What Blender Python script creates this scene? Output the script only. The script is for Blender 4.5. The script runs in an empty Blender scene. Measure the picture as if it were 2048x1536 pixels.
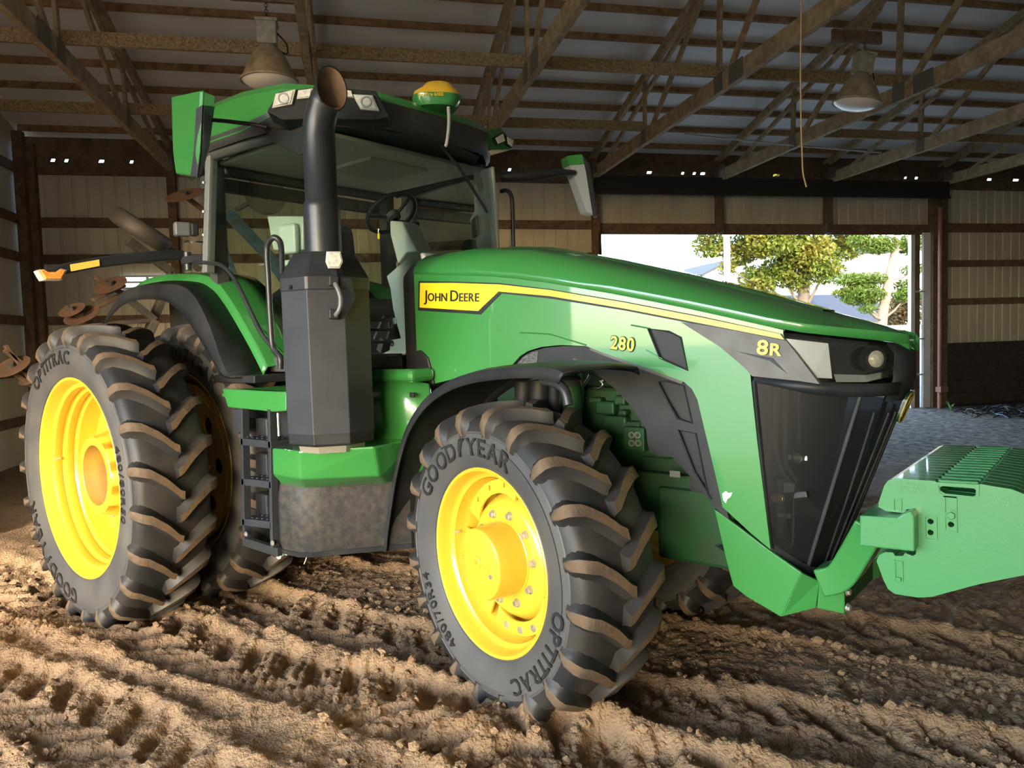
import bpy, bmesh, math, random
import numpy as np
from mathutils import Vector, Matrix

scene = bpy.context.scene
col = scene.collection
PI = math.pi
random.seed(7)
RNG = np.random.default_rng(11)

# ------------------------------------------------------------------ camera
F_PX = 1473.4
YAW, PITCH, ROLL = 2.263, 0.059, 0.030
CAM = np.array([5.351, -3.591, 1.784])
def cam_axes():
    f = np.array([math.cos(PITCH)*math.cos(YAW), math.cos(PITCH)*math.sin(YAW), -math.sin(PITCH)])
    r = np.array([math.sin(YAW), -math.cos(YAW), 0.0]); d = np.cross(f, r)
    c, s = math.cos(ROLL), math.sin(ROLL)
    return c*r+s*d, -s*r+c*d, f
CR, CD, CF = cam_axes()
cam_data = bpy.data.cameras.new('camera'); cam = bpy.data.objects.new('camera', cam_data); col.objects.link(cam)
cam_data.sensor_width = 36.0; cam_data.lens = F_PX/2048*36.0
cam_data.clip_start = 0.05; cam_data.clip_end = 600
M = Matrix.Identity(4)
for i in range(3):
    M[i][0] = CR[i]; M[i][1] = -CD[i]; M[i][2] = -CF[i]; M[i][3] = CAM[i]
cam.matrix_world = M
scene.camera = cam

# building axes: er runs along the back wall (to the right), ed runs from the camera towards the back wall
BD = 2.478
ED = np.array([math.cos(BD), math.sin(BD), 0.0]); ER = np.array([math.sin(BD), -math.cos(BD), 0.0])
ORG = np.array([CAM[0], CAM[1], 0.0])
def B(r, d, z=0.0):
    return ORG + r*ER + d*ED + np.array([0, 0, z])

# ------------------------------------------------------------------ light, sky, exposure
SUN_EL = math.radians(23.0)
sh = 0.30*ER + 0.954*ED                    # horizontal travel of the sunlight
sun_dir = np.array([sh[0]*math.cos(SUN_EL), sh[1]*math.cos(SUN_EL), -math.sin(SUN_EL)])
world = bpy.data.worlds.new('sky'); scene.world = world; world.use_nodes = True
wn = world.node_tree; wn.nodes.clear()
sky = wn.nodes.new('ShaderNodeTexSky'); sky.sky_type = 'NISHITA'; sky.sun_disc = False
sky.sun_elevation = SUN_EL; sky.sun_rotation = math.atan2(-sun_dir[0], -sun_dir[1])
sky.air_density = 1.0; sky.dust_density = 1.2; sky.ozone_density = 1.0
bg = wn.nodes.new('ShaderNodeBackground'); bg.inputs[1].default_value = 0.95
wo = wn.nodes.new('ShaderNodeOutputWorld')
wn.links.new(sky.outputs[0], bg.inputs[0]); wn.links.new(bg.outputs[0], wo.inputs[0])
sd = bpy.data.lights.new('sun', 'SUN'); sd.energy = 3.6; sd.angle = math.radians(0.6); sd.color = (1.0, 0.90, 0.76)
so = bpy.data.objects.new('sun', sd); col.objects.link(so)
so.rotation_euler = Vector(sun_dir).to_track_quat('-Z', 'Y').to_euler(); so.location = (-10, -20, 15)
scene.view_settings.view_transform = 'Standard'; scene.view_settings.look = 'None'
scene.view_settings.exposure = 1.58; scene.view_settings.gamma = 1.0
scene.view_settings.use_curve_mapping = False

# ------------------------------------------------------------------ pixel -> point on a plane of the place
def ray(u, v):
    return CR*((u-1024)/F_PX) + CD*((v-768)/F_PX) + CF
def atp(u, v, pt, n):
    d = ray(u, v); n = np.array(n, float); t = ((np.array(pt, float)-CAM)@n)/(d@n)
    return CAM+t*d
def aty(u, v, y): return atp(u, v, (0, y, 0), (0, 1, 0))
def atx(u, v, x): return atp(u, v, (x, 0, 0), (1, 0, 0))
def atz(u, v, z): return atp(u, v, (0, 0, z), (0, 0, 1))
def atd(u, v, D):                                   # on the plane at building depth D -> (r, z)
    q = atp(u, v, B(0, D), ED); return float((q-ORG)@ER), float(q[2])

# ------------------------------------------------------------------ mesh helpers
def T3(loc=(0, 0, 0), rz=0.0, rx=0.0, ry=0.0, s=1.0):
    return Matrix.Translation(Vector(loc)) @ Matrix.Rotation(rz, 4, 'Z') @ Matrix.Rotation(ry, 4, 'Y') @ Matrix.Rotation(rx, 4, 'X') @ Matrix.Scale(s, 4)

class MB:
    def __init__(self): self.v = []; self.f = []; self.m = []
    def add(self, vs, fs, mi=0):
        n = len(self.v)
        self.v += [tuple(float(c) for c in p) for p in vs]
        self.f += [tuple(i+n for i in f) for f in fs]
        self.m += [mi]*len(fs); return self
    def box(self, c, s, rz=0.0, mi=0, rx=0.0, ry=0.0):
        R = Matrix.Rotation(rz, 3, 'Z') @ Matrix.Rotation(ry, 3, 'Y') @ Matrix.Rotation(rx, 3, 'X')
        vs = []
        for k in range(8):
            p = R @ Vector((((k & 1)-.5)*s[0], ((k >> 1 & 1)-.5)*s[1], ((k >> 2 & 1)-.5)*s[2]))
            vs.append((p.x+c[0], p.y+c[1], p.z+c[2]))
        return self.add(vs, [(0, 2, 3, 1), (4, 5, 7, 6), (0, 1, 5, 4), (2, 6, 7, 3), (0, 4, 6, 2), (1, 3, 7, 5)], mi)
    def beam(self, p0, p1, w, h, up=(0, 0, 1), mi=0):     # w sideways, h along up
        p0 = Vector(p0); p1 = Vector(p1); t = (p1-p0).normalized(); up = Vector(up)
        s = t.cross(up).normalized(); u = s.cross(t).normalized(); vs = []
        for q in (p0, p1):
            for a, b in ((-1, -1), (1, -1), (1, 1), (-1, 1)):
                vs.append(q+s*(a*w/2)+u*(b*h/2))
        return self.add(vs, [(3, 2, 1, 0), (4, 5, 6, 7), (0, 1, 5, 4), (1, 2, 6, 5), (2, 3, 7, 6), (3, 0, 4, 7)], mi)
    def prism(self, loop, vec, mi=0):
        n = len(loop); a = [np.array(p, float) for p in loop]; b = [p+np.array(vec, float) for p in a]
        fs = [tuple(range(n-1, -1, -1)), tuple(range(n, 2*n))]
        fs += [(i, (i+1) % n, n+(i+1) % n, n+i) for i in range(n)]
        return self.add(a+b, fs, mi)
    def hull2(self, la, lb, mi=0):                        # two loops of equal count joined and capped
        n = len(la); fs = [tuple(range(n-1, -1, -1)), tuple(range(n, 2*n))]
        fs += [(i, (i+1) % n, n+(i+1) % n, n+i) for i in range(n)]
        return self.add(list(la)+list(lb), fs, mi)
    def tube(self, path, r, seg=8, closed=False, mi=0, cap=True):
        P = [Vector(p) for p in path]; n = len(P)
        rr = r if isinstance(r, (list, tuple)) else [r]*n
        vs = []; nrm = None
        for i in range(n):
            a = P[i-1] if (i or closed) else P[i]; b = P[(i+1) % n] if (i < n-1 or closed) else P[i]
            t = (b-a).normalized()
            if nrm is None:
                nrm = t.cross(Vector((0, 0, 1)))
                if nrm.length < 1e-3: nrm = t.cross(Vector((0, 1, 0)))
                nrm.normalize()
            else:
                nrm = (nrm-t*nrm.dot(t)).normalized()
            bn = t.cross(nrm)
            for k in range(seg):
                an = 2*PI*k/seg; vs.append(P[i]+nrm*(math.cos(an)*rr[i])+bn*(math.sin(an)*rr[i]))
        fs = []
        for i in range(n if closed else n-1):
            j = (i+1) % n
            for k in range(seg):
                fs.append((i*seg+k, i*seg+(k+1) % seg, j*seg+(k+1) % seg, j*seg+k))
        if cap and not closed:
            fs.append(tuple(range(seg-1, -1, -1))); fs.append(tuple(range((n-1)*seg, n*seg)))
        return self.add(vs, fs, mi)
    def lathe(self, prof, seg=48, mat=None, a0=0.0, a1=2*PI, mi=0, closed=False):
        # prof: (y, r) about the local Y axis; angle from +Z towards +X
        full = abs(a1-a0-2*PI) < 1e-6; n = seg if full else seg+1; vs = []
        for i in range(n):
            an = a0+(a1-a0)*i/seg
            for (y, r) in prof:
                vs.append((r*math.sin(an), y, r*math.cos(an)))
        m = len(prof); fs = []
        for i in range(seg):
            j = (i+1) % n
            for k in range(m if closed else m-1):
                k2 = (k+1) % m
                fs.append((i*m+k, i*m+k2, j*m+k2, j*m+k))
        if mat is not None: vs = [mat @ Vector(p) for p in vs]
        return self.add(vs, fs, mi)
    def loft(self, secs, closed=False, caps=False, mi=0):
        m = len(secs[0]); vs = [p for s in secs for p in s]; fs = []
        for i in range(len(secs)-1):
            for k in range(m if closed else m-1):
                k2 = (k+1) % m
                fs.append((i*m+k, i*m+k2, (i+1)*m+k2, (i+1)*m+k))
        if caps:
            fs.append(tuple(range(m-1, -1, -1))); fs.append(tuple(range((len(secs)-1)*m, len(secs)*m)))
        return self.add(vs, fs, mi)
    def plate(self, loops, t, fn, mi=0):                  # flat plate with holes; fn(a, b, h) -> 3D, h in 0..t
        vs, fs = plate_mesh(loops)
        self.add([fn(a, b, h*t) for a, b, h in vs], fs, mi); return self
    def build(self, name, mats, parent=None, smooth=None, bevel=0.0, seg=2, loc=None, rot=None, kind=None, label=None, solid=0.0):
        me = bpy.data.meshes.new(name)
        me.from_pydata(self.v, [], self.f)
        if not isinstance(mats, (list, tuple)): mats = [mats]
        for m in mats: me.materials.append(m)
        if len(mats) > 1: me.polygons.foreach_set('material_index', self.m)
        bm = bmesh.new(); bm.from_mesh(me)
        bmesh.ops.recalc_face_normals(bm, faces=bm.faces); bm.to_mesh(me); bm.free()
        if smooth is not None:
            me.polygons.foreach_set('use_smooth', [True]*len(me.polygons)); me.set_sharp_from_angle(angle=math.radians(smooth))
        me.update()
        return link(name, me, parent, bevel, seg, loc, rot, kind, label, solid)

def link(name, me, parent=None, bevel=0.0, seg=2, loc=None, rot=None, kind=None, label=None, solid=0.0):
    o = bpy.data.objects.new(name, me); col.objects.link(o)
    if parent is not None: o.parent = parent
    if loc is not None: o.location = Vector(loc)
    if rot is not None: o.rotation_euler = rot
    if solid:
        md = o.modifiers.new('solid', 'SOLIDIFY'); md.thickness = solid; md.offset = 0
    if bevel:
        md = o.modifiers.new('bevel', 'BEVEL'); md.width = bevel; md.segments = seg; md.limit_method = 'ANGLE'; md.angle_limit = math.radians(32)
        md.harden_normals = False
    if kind: o['kind'] = kind
    if label: o['label'] = label
    return o

def plate_mesh(loops):
    cu = bpy.data.curves.new('tmp', 'CURVE'); cu.dimensions = '2D'; cu.fill_mode = 'BOTH'; cu.extrude = 0.5
    for lp in loops:
        sp = cu.splines.new('POLY'); sp.points.add(len(lp)-1); sp.use_cyclic_u = True
        for i, (a, b) in enumerate(lp): sp.points[i].co = (a, b, 0, 1)
    ob = bpy.data.objects.new('tmp', cu); me = bpy.data.meshes.new_from_object(ob)
    vs = [(v.co.x, v.co.y, v.co.z+0.5) for v in me.vertices]; fs = [tuple(p.vertices) for p in me.polygons]
    bpy.data.objects.remove(ob); bpy.data.curves.remove(cu); bpy.data.meshes.remove(me)
    return vs, fs

_tc = {}
def text_mesh(s, size=1.0, ext=0.0, align='LEFT', bold=0.0):
    key = (s, size, ext, align, bold)
    if key in _tc: return _tc[key]
    cu = bpy.data.curves.new('tmp', 'FONT'); cu.body = s; cu.size = size; cu.extrude = ext; cu.align_x = align; cu.offset = bold
    cu.resolution_u = 3
    ob = bpy.data.objects.new('tmp', cu); me = bpy.data.meshes.new_from_object(ob)
    vs = [tuple(v.co) for v in me.vertices]; fs = [tuple(p.vertices) for p in me.polygons]
    w = (min([v[0] for v in vs], default=0), max([v[0] for v in vs], default=0))
    bpy.data.objects.remove(ob); bpy.data.curves.remove(cu); bpy.data.meshes.remove(me)
    _tc[key] = (vs, fs, w); return _tc[key]

def circ(cx, cy, r, n=16, a0=0.0):
    return [(cx+r*math.cos(a0+2*PI*k/n), cy+r*math.sin(a0+2*PI*k/n)) for k in range(n)]
def rrect(x0, y0, x1, y1, r, n=4):
    out = []
    for cx, cy, a in ((x1-r, y1-r, 0), (x0+r, y1-r, PI/2), (x0+r, y0+r, PI), (x1-r, y0+r, 1.5*PI)):
        for k in range(n+1): out.append((cx+r*math.cos(a+PI/2*k/n), cy+r*math.sin(a+PI/2*k/n)))
    return out
def spline(pts, n=6, closed=False):
    P = [np.array(p, float) for p in pts]; m = len(P); out = []
    for i in range(m if closed else m-1):
        p0 = P[i-1] if (i or closed) else 2*P[0]-P[1]; p1 = P[i]; p2 = P[(i+1) % m]
        p3 = P[(i+2) % m] if (i+2 < m or closed) else 2*P[-1]-P[-2]
        for k in range(n):
            t = k/n
            out.append(0.5*((2*p1)+(-p0+p2)*t+(2*p0-5*p1+4*p2-p3)*t*t+(-p0+3*p1-3*p2+p3)*t**3))
    if not closed: out.append(P[-1])
    return out

def thing(name, label, cat, loc=(0, 0, 0), rz=0.0, group=None, kind=None):
    o = bpy.data.objects.new(name, None); col.objects.link(o); o.empty_display_size = 0.1
    o.location = Vector(loc); o.rotation_euler = (0, 0, rz); tag(o, label, cat, group, kind); return o
def tag(o, label=None, cat=None, group=None, kind=None):
    if label: o['label'] = label
    if cat: o['category'] = cat
    if group: o['group'] = group
    if kind: o['kind'] = kind
    return o
def copy_tree(o, parent=None):
    c = o.copy(); col.objects.link(c); c.parent = parent
    for ch in list(o.children): copy_tree(ch, c)
    return c

# ------------------------------------------------------------------ materials
def mat(name, color, rough=0.5, metal=0.0, coat=0.0, spec=0.5, noise=None, bump=None, trans=None, emit=None, coord='Object'):
    """noise = (scale, second colour, amount[, detail[, stretch xyz]]); bump = (scale, strength[, stretch])"""
    m = bpy.data.materials.new(name); m.use_nodes = True; nt = m.node_tree; p = nt.nodes['Principled BSDF']
    p.inputs['Base Color'].default_value = (*color, 1); p.inputs['Roughness'].default_value = rough
    p.inputs['Metallic'].default_value = metal; p.inputs['Coat Weight'].default_value = coat
    p.inputs['Coat Roughness'].default_value = 0.04; p.inputs['Specular IOR Level'].default_value = spec
    if emit: p.inputs['Emission Color'].default_value = (*emit[0], 1); p.inputs['Emission Strength'].default_value = emit[1]
    def co(stretch):
        tc = nt.nodes.new('ShaderNodeTexCoord'); mp = nt.nodes.new('ShaderNodeMapping')
        nt.links.new(tc.outputs[coord], mp.inputs[0]); mp.inputs['Scale'].default_value = stretch; return mp.outputs[0]
    if noise:
        sc, c2, amt = noise[:3]; det = noise[3] if len(noise) > 3 else 4; st = noise[4] if len(noise) > 4 else (1, 1, 1)
        nz = nt.nodes.new('ShaderNodeTexNoise'); nz.inputs['Scale'].default_value = sc; nz.inputs['Detail'].default_value = det
        nt.links.new(co(st), nz.inputs['Vector'])
        rmp = nt.nodes.new('ShaderNodeMapRange'); rmp.inputs[1].default_value = 0.38; rmp.inputs[2].default_value = 0.68; rmp.inputs[4].default_value = amt
        nt.links.new(nz.outputs[0], rmp.inputs[0])
        mx = nt.nodes.new('ShaderNodeMix'); mx.data_type = 'RGBA'; mx.inputs[6].default_value = (*color, 1); mx.inputs[7].default_value = (*c2, 1)
        nt.links.new(rmp.outputs[0], mx.inputs[0]); nt.links.new(mx.outputs[2], p.inputs['Base Color'])
    if bump:
        nb = nt.nodes.new('ShaderNodeTexNoise'); nb.inputs['Scale'].default_value = bump[0]; nb.inputs['Detail'].default_value = 6
        nt.links.new(co(bump[2] if len(bump) > 2 else (1, 1, 1)), nb.inputs['Vector'])
        bp = nt.nodes.new('ShaderNodeBump'); bp.inputs['Strength'].default_value = bump[1]; bp.inputs['Distance'].default_value = 0.02
        nt.links.new(nb.outputs[0], bp.inputs['Height']); nt.links.new(bp.outputs[0], p.inputs['Normal'])
    return m

def glass_mat(name, tint, gloss=1.0, rough=0.0, ior=1.45):
    m = bpy.data.materials.new(name); m.use_nodes = True; nt = m.node_tree; nt.nodes.clear()
    o = nt.nodes.new('ShaderNodeOutputMaterial'); tr = nt.nodes.new('ShaderNodeBsdfTransparent'); gl = nt.nodes.new('ShaderNodeBsdfGlossy')
    fr = nt.nodes.new('ShaderNodeFresnel'); mx = nt.nodes.new('ShaderNodeMixShader')
    tr.inputs[0].default_value = (*tint, 1); gl.inputs['Roughness'].default_value = rough; gl.inputs[0].default_value = (gloss, gloss, gloss, 1)
    fr.inputs[0].default_value = ior
    nt.links.new(fr.outputs[0], mx.inputs[0]); nt.links.new(tr.outputs[0], mx.inputs[1]); nt.links.new(gl.outputs[0], mx.inputs[2]); nt.links.new(mx.outputs[0], o.inputs[0])
    return m

def mesh_screen(name, color, open_frac, rough=0.5):
    """fine perforated sheet: holes far below a pixel, so a fixed share of light passes"""
    m = bpy.data.materials.new(name); m.use_nodes = True; nt = m.node_tree; p = nt.nodes['Principled BSDF']; o = nt.nodes['Material Output']
    p.inputs['Base Color'].default_value = (*color, 1); p.inputs['Roughness'].default_value = rough; p.inputs['Specular IOR Level'].default_value = 0.2
    tr = nt.nodes.new('ShaderNodeBsdfTransparent'); mx = nt.nodes.new('ShaderNodeMixShader'); mx.inputs[0].default_value = open_frac
    nt.links.new(p.outputs[0], mx.inputs[1]); nt.links.new(tr.outputs[0], mx.inputs[2]); nt.links.new(mx.outputs[0], o.inputs[0])
    return m

def wood_mat(name, c1, c2, sc=1.0):
    m = bpy.data.materials.new(name); m.use_nodes = True; nt = m.node_tree; p = nt.nodes['Principled BSDF']
    p.inputs['Roughness'].default_value = 0.8; p.inputs['Specular IOR Level'].default_value = 0.25
    tc = nt.nodes.new('ShaderNodeTexCoord'); mp = nt.nodes.new('ShaderNodeMapping'); nt.links.new(tc.outputs['Object'], mp.inputs[0])
    mp.inputs['Scale'].default_value = (sc, sc, sc)
    oi = nt.nodes.new('ShaderNodeObjectInfo')
    nz = nt.nodes.new('ShaderNodeTexNoise'); nz.noise_dimensions = '4D'; nz.inputs['Scale'].default_value = 6; nz.inputs['Detail'].default_value = 8; nz.inputs['Distortion'].default_value = 1.2
    nt.links.new(mp.outputs[0], nz.inputs['Vector'])
    ml = nt.nodes.new('ShaderNodeMath'); ml.operation = 'MULTIPLY'; ml.inputs[1].default_value = 37.0
    nt.links.new(oi.outputs['Random'], ml.inputs[0]); nt.links.new(ml.outputs[0], nz.inputs['W'])
    rp = nt.nodes.new('ShaderNodeValToRGB'); rp.color_ramp.elements[0].position = 0.33; rp.color_ramp.elements[1].position = 0.68
    rp.color_ramp.elements[0].color = (*c1, 1); rp.color_ramp.elements[1].color = (*c2, 1)
    nt.links.new(nz.outputs[0], rp.inputs[0]); nt.links.new(rp.outputs[0], p.inputs['Base Color'])
    bp = nt.nodes.new('ShaderNodeBump'); bp.inputs['Strength'].default_value = 0.3; bp.inputs['Distance'].default_value = 0.01
    nt.links.new(nz.outputs[0], bp.inputs['Height']); nt.links.new(bp.outputs[0], p.inputs['Normal'])
    return m

GREEN = mat('green_paint', (0.034, 0.205, 0.045), 0.30, coat=1.0, noise=(2.2, (0.042, 0.225, 0.055), 0.5))
GREEN_CAST = mat('green_cast_paint', (0.038, 0.225, 0.070), 0.38, coat=0.3, bump=(55, 0.05))
GREEN_DIRTY_SHADED = mat('dirty_green_shaded', (0.007, 0.052, 0.014), 0.55, spec=0.3, noise=(6, (0.018, 0.034, 0.015), 0.7))  # grimy engine green, darkened to stand for the deep shade under the hood
YELLOW = mat('yellow_paint', (0.62, 0.40, 0.030), 0.3, coat=0.4, noise=(3, (0.56, 0.36, 0.035), 0.5))
YELLOW_DIRTY = mat('dusty_yellow_paint', (0.50, 0.30, 0.04), 0.6, noise=(5, (0.30, 0.20, 0.09), 0.9))
YELLOW_DECAL = mat('yellow_decal', (0.88, 0.66, 0.02), 0.35, coat=0.4)
BLACK = mat('black_plastic', (0.014, 0.016, 0.019), 0.45, spec=0.28, noise=(5, (0.03, 0.031, 0.032), 0.8), bump=(240, 0.04))
BLACK_SATIN = mat('black_satin_metal', (0.018, 0.021, 0.025), 0.35, spec=0.4, noise=(4, (0.035, 0.037, 0.04), 0.7))
BLACK_GLOSS = mat('black_gloss_plastic', (0.01, 0.011, 0.012), 0.12, coat=0.5)
DARK_GREY = mat('dark_grey_panel', (0.024, 0.028, 0.036), 0.45, spec=0.30, noise=(7, (0.034, 0.038, 0.046), 0.7), bump=(120, 0.05))
BLACK_MUDDY = mat('mud_spattered_black', (0.020, 0.021, 0.023), 0.5, spec=0.25, noise=(26, (0.095, 0.078, 0.060), 0.38, 10), bump=(30, 0.15))
GREY_PANEL = mat('grey_dusty_panel', (0.075, 0.070, 0.068), 0.5, noise=(8, (0.12, 0.115, 0.11), 0.8))
CABIN_GREY = mat('cabin_grey_trim', (0.50, 0.54, 0.51), 0.5)
CABIN_DARK = mat('cabin_dark_trim', (0.045, 0.05, 0.048), 0.6)
CABIN_HEAD = mat('cabin_headliner', (0.48, 0.46, 0.39), 0.8)
RUBBER = mat('tyre_rubber', (0.015, 0.016, 0.018), 0.5, spec=0.32, noise=(3.5, (0.040, 0.036, 0.031), 0.9, 6), bump=(60, 0.05))
RUBBER_SIDE = mat('tyre_sidewall', (0.050, 0.052, 0.056), 0.55, spec=0.35, noise=(3.0, (0.088, 0.084, 0.075), 0.8, 6))
RUBBER_TEXT = mat('tyre_lettering', (0.018, 0.018, 0.020), 0.4)
TREAD_DIRT = mat('earth_stained_tread', (0.115, 0.074, 0.040), 0.75, noise=(9, (0.045, 0.034, 0.026), 0.9, 8), bump=(40, 0.25))
STEEL = mat('zinc_bolt', (0.55, 0.54, 0.48), 0.32, metal=0.8)
CHROME = mat('bright_steel', (0.72, 0.73, 0.74), 0.18, metal=1.0)
RUST_PIPE = mat('exhaust_tip_inside', (0.20, 0.115, 0.065), 0.7, noise=(12, (0.10, 0.06, 0.04), 0.8))
LENS = mat('lamp_lens', (0.75, 0.75, 0.68), 0.12, coat=0.6, noise=(60, (0.45, 0.45, 0.42), 0.8))
LENS_AMBER = mat('amber_lens', (0.95, 0.42, 0.08), 0.2, coat=0.6, noise=(45, (0.75, 0.22, 0.03), 0.8))
REFLECT_Y = mat('yellow_reflector', (0.90, 0.68, 0.12), 0.4)
MIRROR_GREY = mat('mirror_back_grey', (0.30, 0.33, 0.35), 0.35)
GLASS = glass_mat('cab_glass', (0.86, 0.92, 0.88), 0.9)
GLASS_CLEAR = glass_mat('clear_glass', (0.93, 0.95, 0.95), 1.0)
SCREEN = mesh_screen('grille_mesh', (0.012, 0.013, 0.014), 0.16, 0.4)
SCREEN_GREY = mesh_screen('vent_mesh', (0.030, 0.032, 0.034), 0.12, 0.4)
WOOD = wood_mat('truss_wood', (0.27, 0.190, 0.105), (0.50, 0.365, 0.215))
WOOD_DARK = wood_mat('dark_girt_wood', (0.105, 0.066, 0.042), (0.21, 0.135, 0.085))
WOOD_PURLIN = wood_mat('purlin_wood', (0.19, 0.110, 0.055), (0.40, 0.250, 0.13))
WOOD_FLY = wood_mat('specked_brace_wood', (0.17, 0.105, 0.055), (0.48, 0.35, 0.19), 6)
SIDING = mat('cream_siding', (0.60, 0.55, 0.42), 0.5, noise=(1.2, (0.46, 0.41, 0.31), 0.8, 5, (1, 1, 0.3)))
ROOFM = mat('roof_sheet', (0.80, 0.79, 0.80), 0.55, noise=(0.8, (0.70, 0.68, 0.66), 0.8, 5))
PLANK = wood_mat('dark_plank', (0.034, 0.026, 0.021), (0.075, 0.055, 0.042))
WHITE_TRIM = mat('white_trim', (0.72, 0.75, 0.80), 0.45, noise=(3, (0.55, 0.57, 0.6), 0.6))
BLACK_BEAM = mat('black_track', (0.018, 0.016, 0.015), 0.6)
GUSSET = mat('gusset_plate', (0.13, 0.12, 0.085), 0.6, noise=(25, (0.20, 0.17, 0.11), 0.8))
# ================================================================== the setting
BRZ = BD-PI/2
def bthing(name, label, cat=None, r=0.0, d=0.0, z=0.0, group=None, kind='structure'):
    return thing(name, label, cat, B(r, d, z), BRZ, group, kind)
WD = 14.12            # inside face of the back wall
RL = -5.28            # left gable wall
RR_ = 27.0            # right end
DF = -4.2             # front wall
RIDGE = 4.95
def roof_z(d): return 5.56+0.25*(WD-d) if d >= RIDGE else 5.56+0.25*(WD-RIDGE)-0.25*(RIDGE-d)

# ---- noise for the ground
def vnoise(x, y, seed):
    xi = np.floor(x).astype(np.int64); yi = np.floor(y).astype(np.int64); fx = x-xi; fy = y-yi
    fx = fx*fx*(3-2*fx); fy = fy*fy*(3-2*fy)
    def h(a, b):
        n = (a*374761393+b*668265263+seed*1442695041) & 0x7fffffff
        n = ((n ^ (n >> 13))*1274126177) & 0x7fffffff
        return ((n ^ (n >> 16)) & 0xffff)/65535.0
    return (h(xi, yi)*(1-fx)+h(xi+1, yi)*fx)*(1-fy)+(h(xi, yi+1)*(1-fx)+h(xi+1, yi+1)*fx)*fy
def fbm(x, y, seed, octv=4):
    s = 0; a = 0.5
    for k in range(octv): s = s+a*(vnoise(x*2**k, y*2**k, seed+k)-0.5); a *= 0.55
    return s
def sstep(a, b, x):
    t = np.clip((x-a)/(b-a), 0, 1); return t*t*(3-2*t)
# wheel tracks: polyline, half width, lug pitch, lead, depth
def track(x, y, pts, hw, pitch, lead, amp, berm=0.03, seed=3):
    best = np.full(x.shape, 1e9); S = np.zeros(x.shape); Tt = np.zeros(x.shape); acc = 0.0
    for (x0, y0), (x1, y1) in zip(pts[:-1], pts[1:]):
        L = math.hypot(x1-x0, y1-y0); tx, ty = (x1-x0)/L, (y1-y0)/L
        s = np.clip((x-x0)*tx+(y-y0)*ty, 0, L); dx = x-x0-s*tx; dy = y-y0-s*ty
        dd = np.hypot(dx, dy); side = -(x-x0)*ty+(y-y0)*tx
        m = dd < best; best = np.where(m, dd, best); S = np.where(m, acc+s, S); Tt = np.where(m, side, Tt); acc += L
    wob = fbm(x*2.5, y*2.5, seed+9, 3)*0.10
    t = Tt+wob
    inside = 1-sstep(hw*0.88, hw*1.12, np.abs(t))
    half = np.where(t > 0, 0.5, 0.0)
    wobf = fbm(x*9, y*9, seed+40, 4)*0.20
    ph = ((S-lead*np.clip(1-np.abs(t)/hw, 0, 1)**1.4)/pitch+half+fbm(x*3, y*3, seed+4, 3)*0.35+wobf) % 1.0
    lug = sstep(0.05, 0.22, ph)*(1-sstep(0.48, 0.62, ph))
    h = inside*(-0.018-amp*lug+amp*0.35)
    h = h+berm*np.exp(-((np.abs(t)-hw*1.18)/(hw*0.26))**2)*(0.55+1.6*np.clip(fbm(x*6, y*6, seed+2, 3)+0.25, 0, 1))
    return h
def fine_ribs(x, y, cx, cy, ang, lx, ly, pitch, amp):
    c, s = math.cos(ang), math.sin(ang); a = (x-cx)*c+(y-cy)*s; b = -(x-cx)*s+(y-cy)*c
    w = (1-sstep(lx*.8, lx, np.abs(a)))*(1-sstep(ly*.8, ly, np.abs(b)))
    return w*amp*np.where(((a+b*0.5+fbm(x*5, y*5, 77, 2)*0.05)/pitch % 1.0) < 0.55, 1.0, -0.4)
def ground_h(x, y):
    h = fbm(x*0.7, y*0.7, 1, 4)*0.09+fbm(x*3.2, y*3.2, 21, 4)*0.045
    h = h+np.maximum(fbm(x*9, y*9, 31, 4), 0)*0.08+np.abs(fbm(x*15, y*15, 61, 4))*0.075+fbm(x*30, y*30, 41, 3)*0.014*(0.4+1.6*vnoise(x*1.7, y*1.7, 71))
    h = h*0.8
    h = h+track(x, y, [(-5, -1.9), (-0.6, -1.75), (0.9, -1.55), (3.0, -1.25), (6.5, -0.7)], 0.26, 0.25, 0.17, 0.045, 0.036, 3)
    h = h+track(x, y, [(-3.0, -3.6), (-0.2, -2.55), (1.6, -2.25), (3.1, -2.3), (5.2, -2.6)], 0.25, 0.27, 0.18, 0.042, 0.034, 5)
    h = h+track(x, y, [(3.1, -1.0), (4.0, -1.25), (5.6, -1.7), (7, -2.2)], 0.25, 0.24, 0.15, 0.045, 0.045, 8)*sstep(3.15, 3.5, x)
    h = h+track(x, y, [(0.9, -0.85), (2.4, -0.75), (3.6, -0.55), (5.0, -0.2), (7.0, 0.4)], 0.24, 0.25, 0.16, 0.04, 0.035, 12)
    h = h+track(x, y, [(3.2, 0.75), (4.5, 0.9), (8, 1.4)], 0.25, 0.25, 0.16, 0.035, 0.035, 14)
    h = h+fine_ribs(x, y, 1.95, -1.35, 0.35, 0.45, 0.22, 0.06, 0.010)+fine_ribs(x, y, -0.7, -2.1, 0.25, 0.9, 0.16, 0.055, 0.010)
    # soil pushed up in front of the tyres
    for cx, cy, sx, sy, a in ((3.28, -1.02, .20, .30, .10), (3.0, -1.28, .4, .14, .05), (0.75, -1.55, .3, .3, .05), (0.2, -1.85, .6, .14, .04)):
        h = h+a*np.exp(-((x-cx)/sx)**2-((y-cy)/sy)**2)*(0.6+1.4*np.clip(fbm(x*7, y*7, 55, 3)+0.35, 0, 1))
    return h
def axis_coords(lo, hi, f0, f1, fine, coarse):
    a = list(np.arange(f0, f1, fine)); x = f0; st = fine
    while x > lo: st = min(st*1.12, coarse); x -= st; a.insert(0, max(x, lo))
    x = f1; st = fine
    while x < hi: a.append(min(x, hi)); st = min(st*1.12, coarse); x += st
    a.append(hi); return np.array(sorted(set(np.round(a, 4))))
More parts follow.
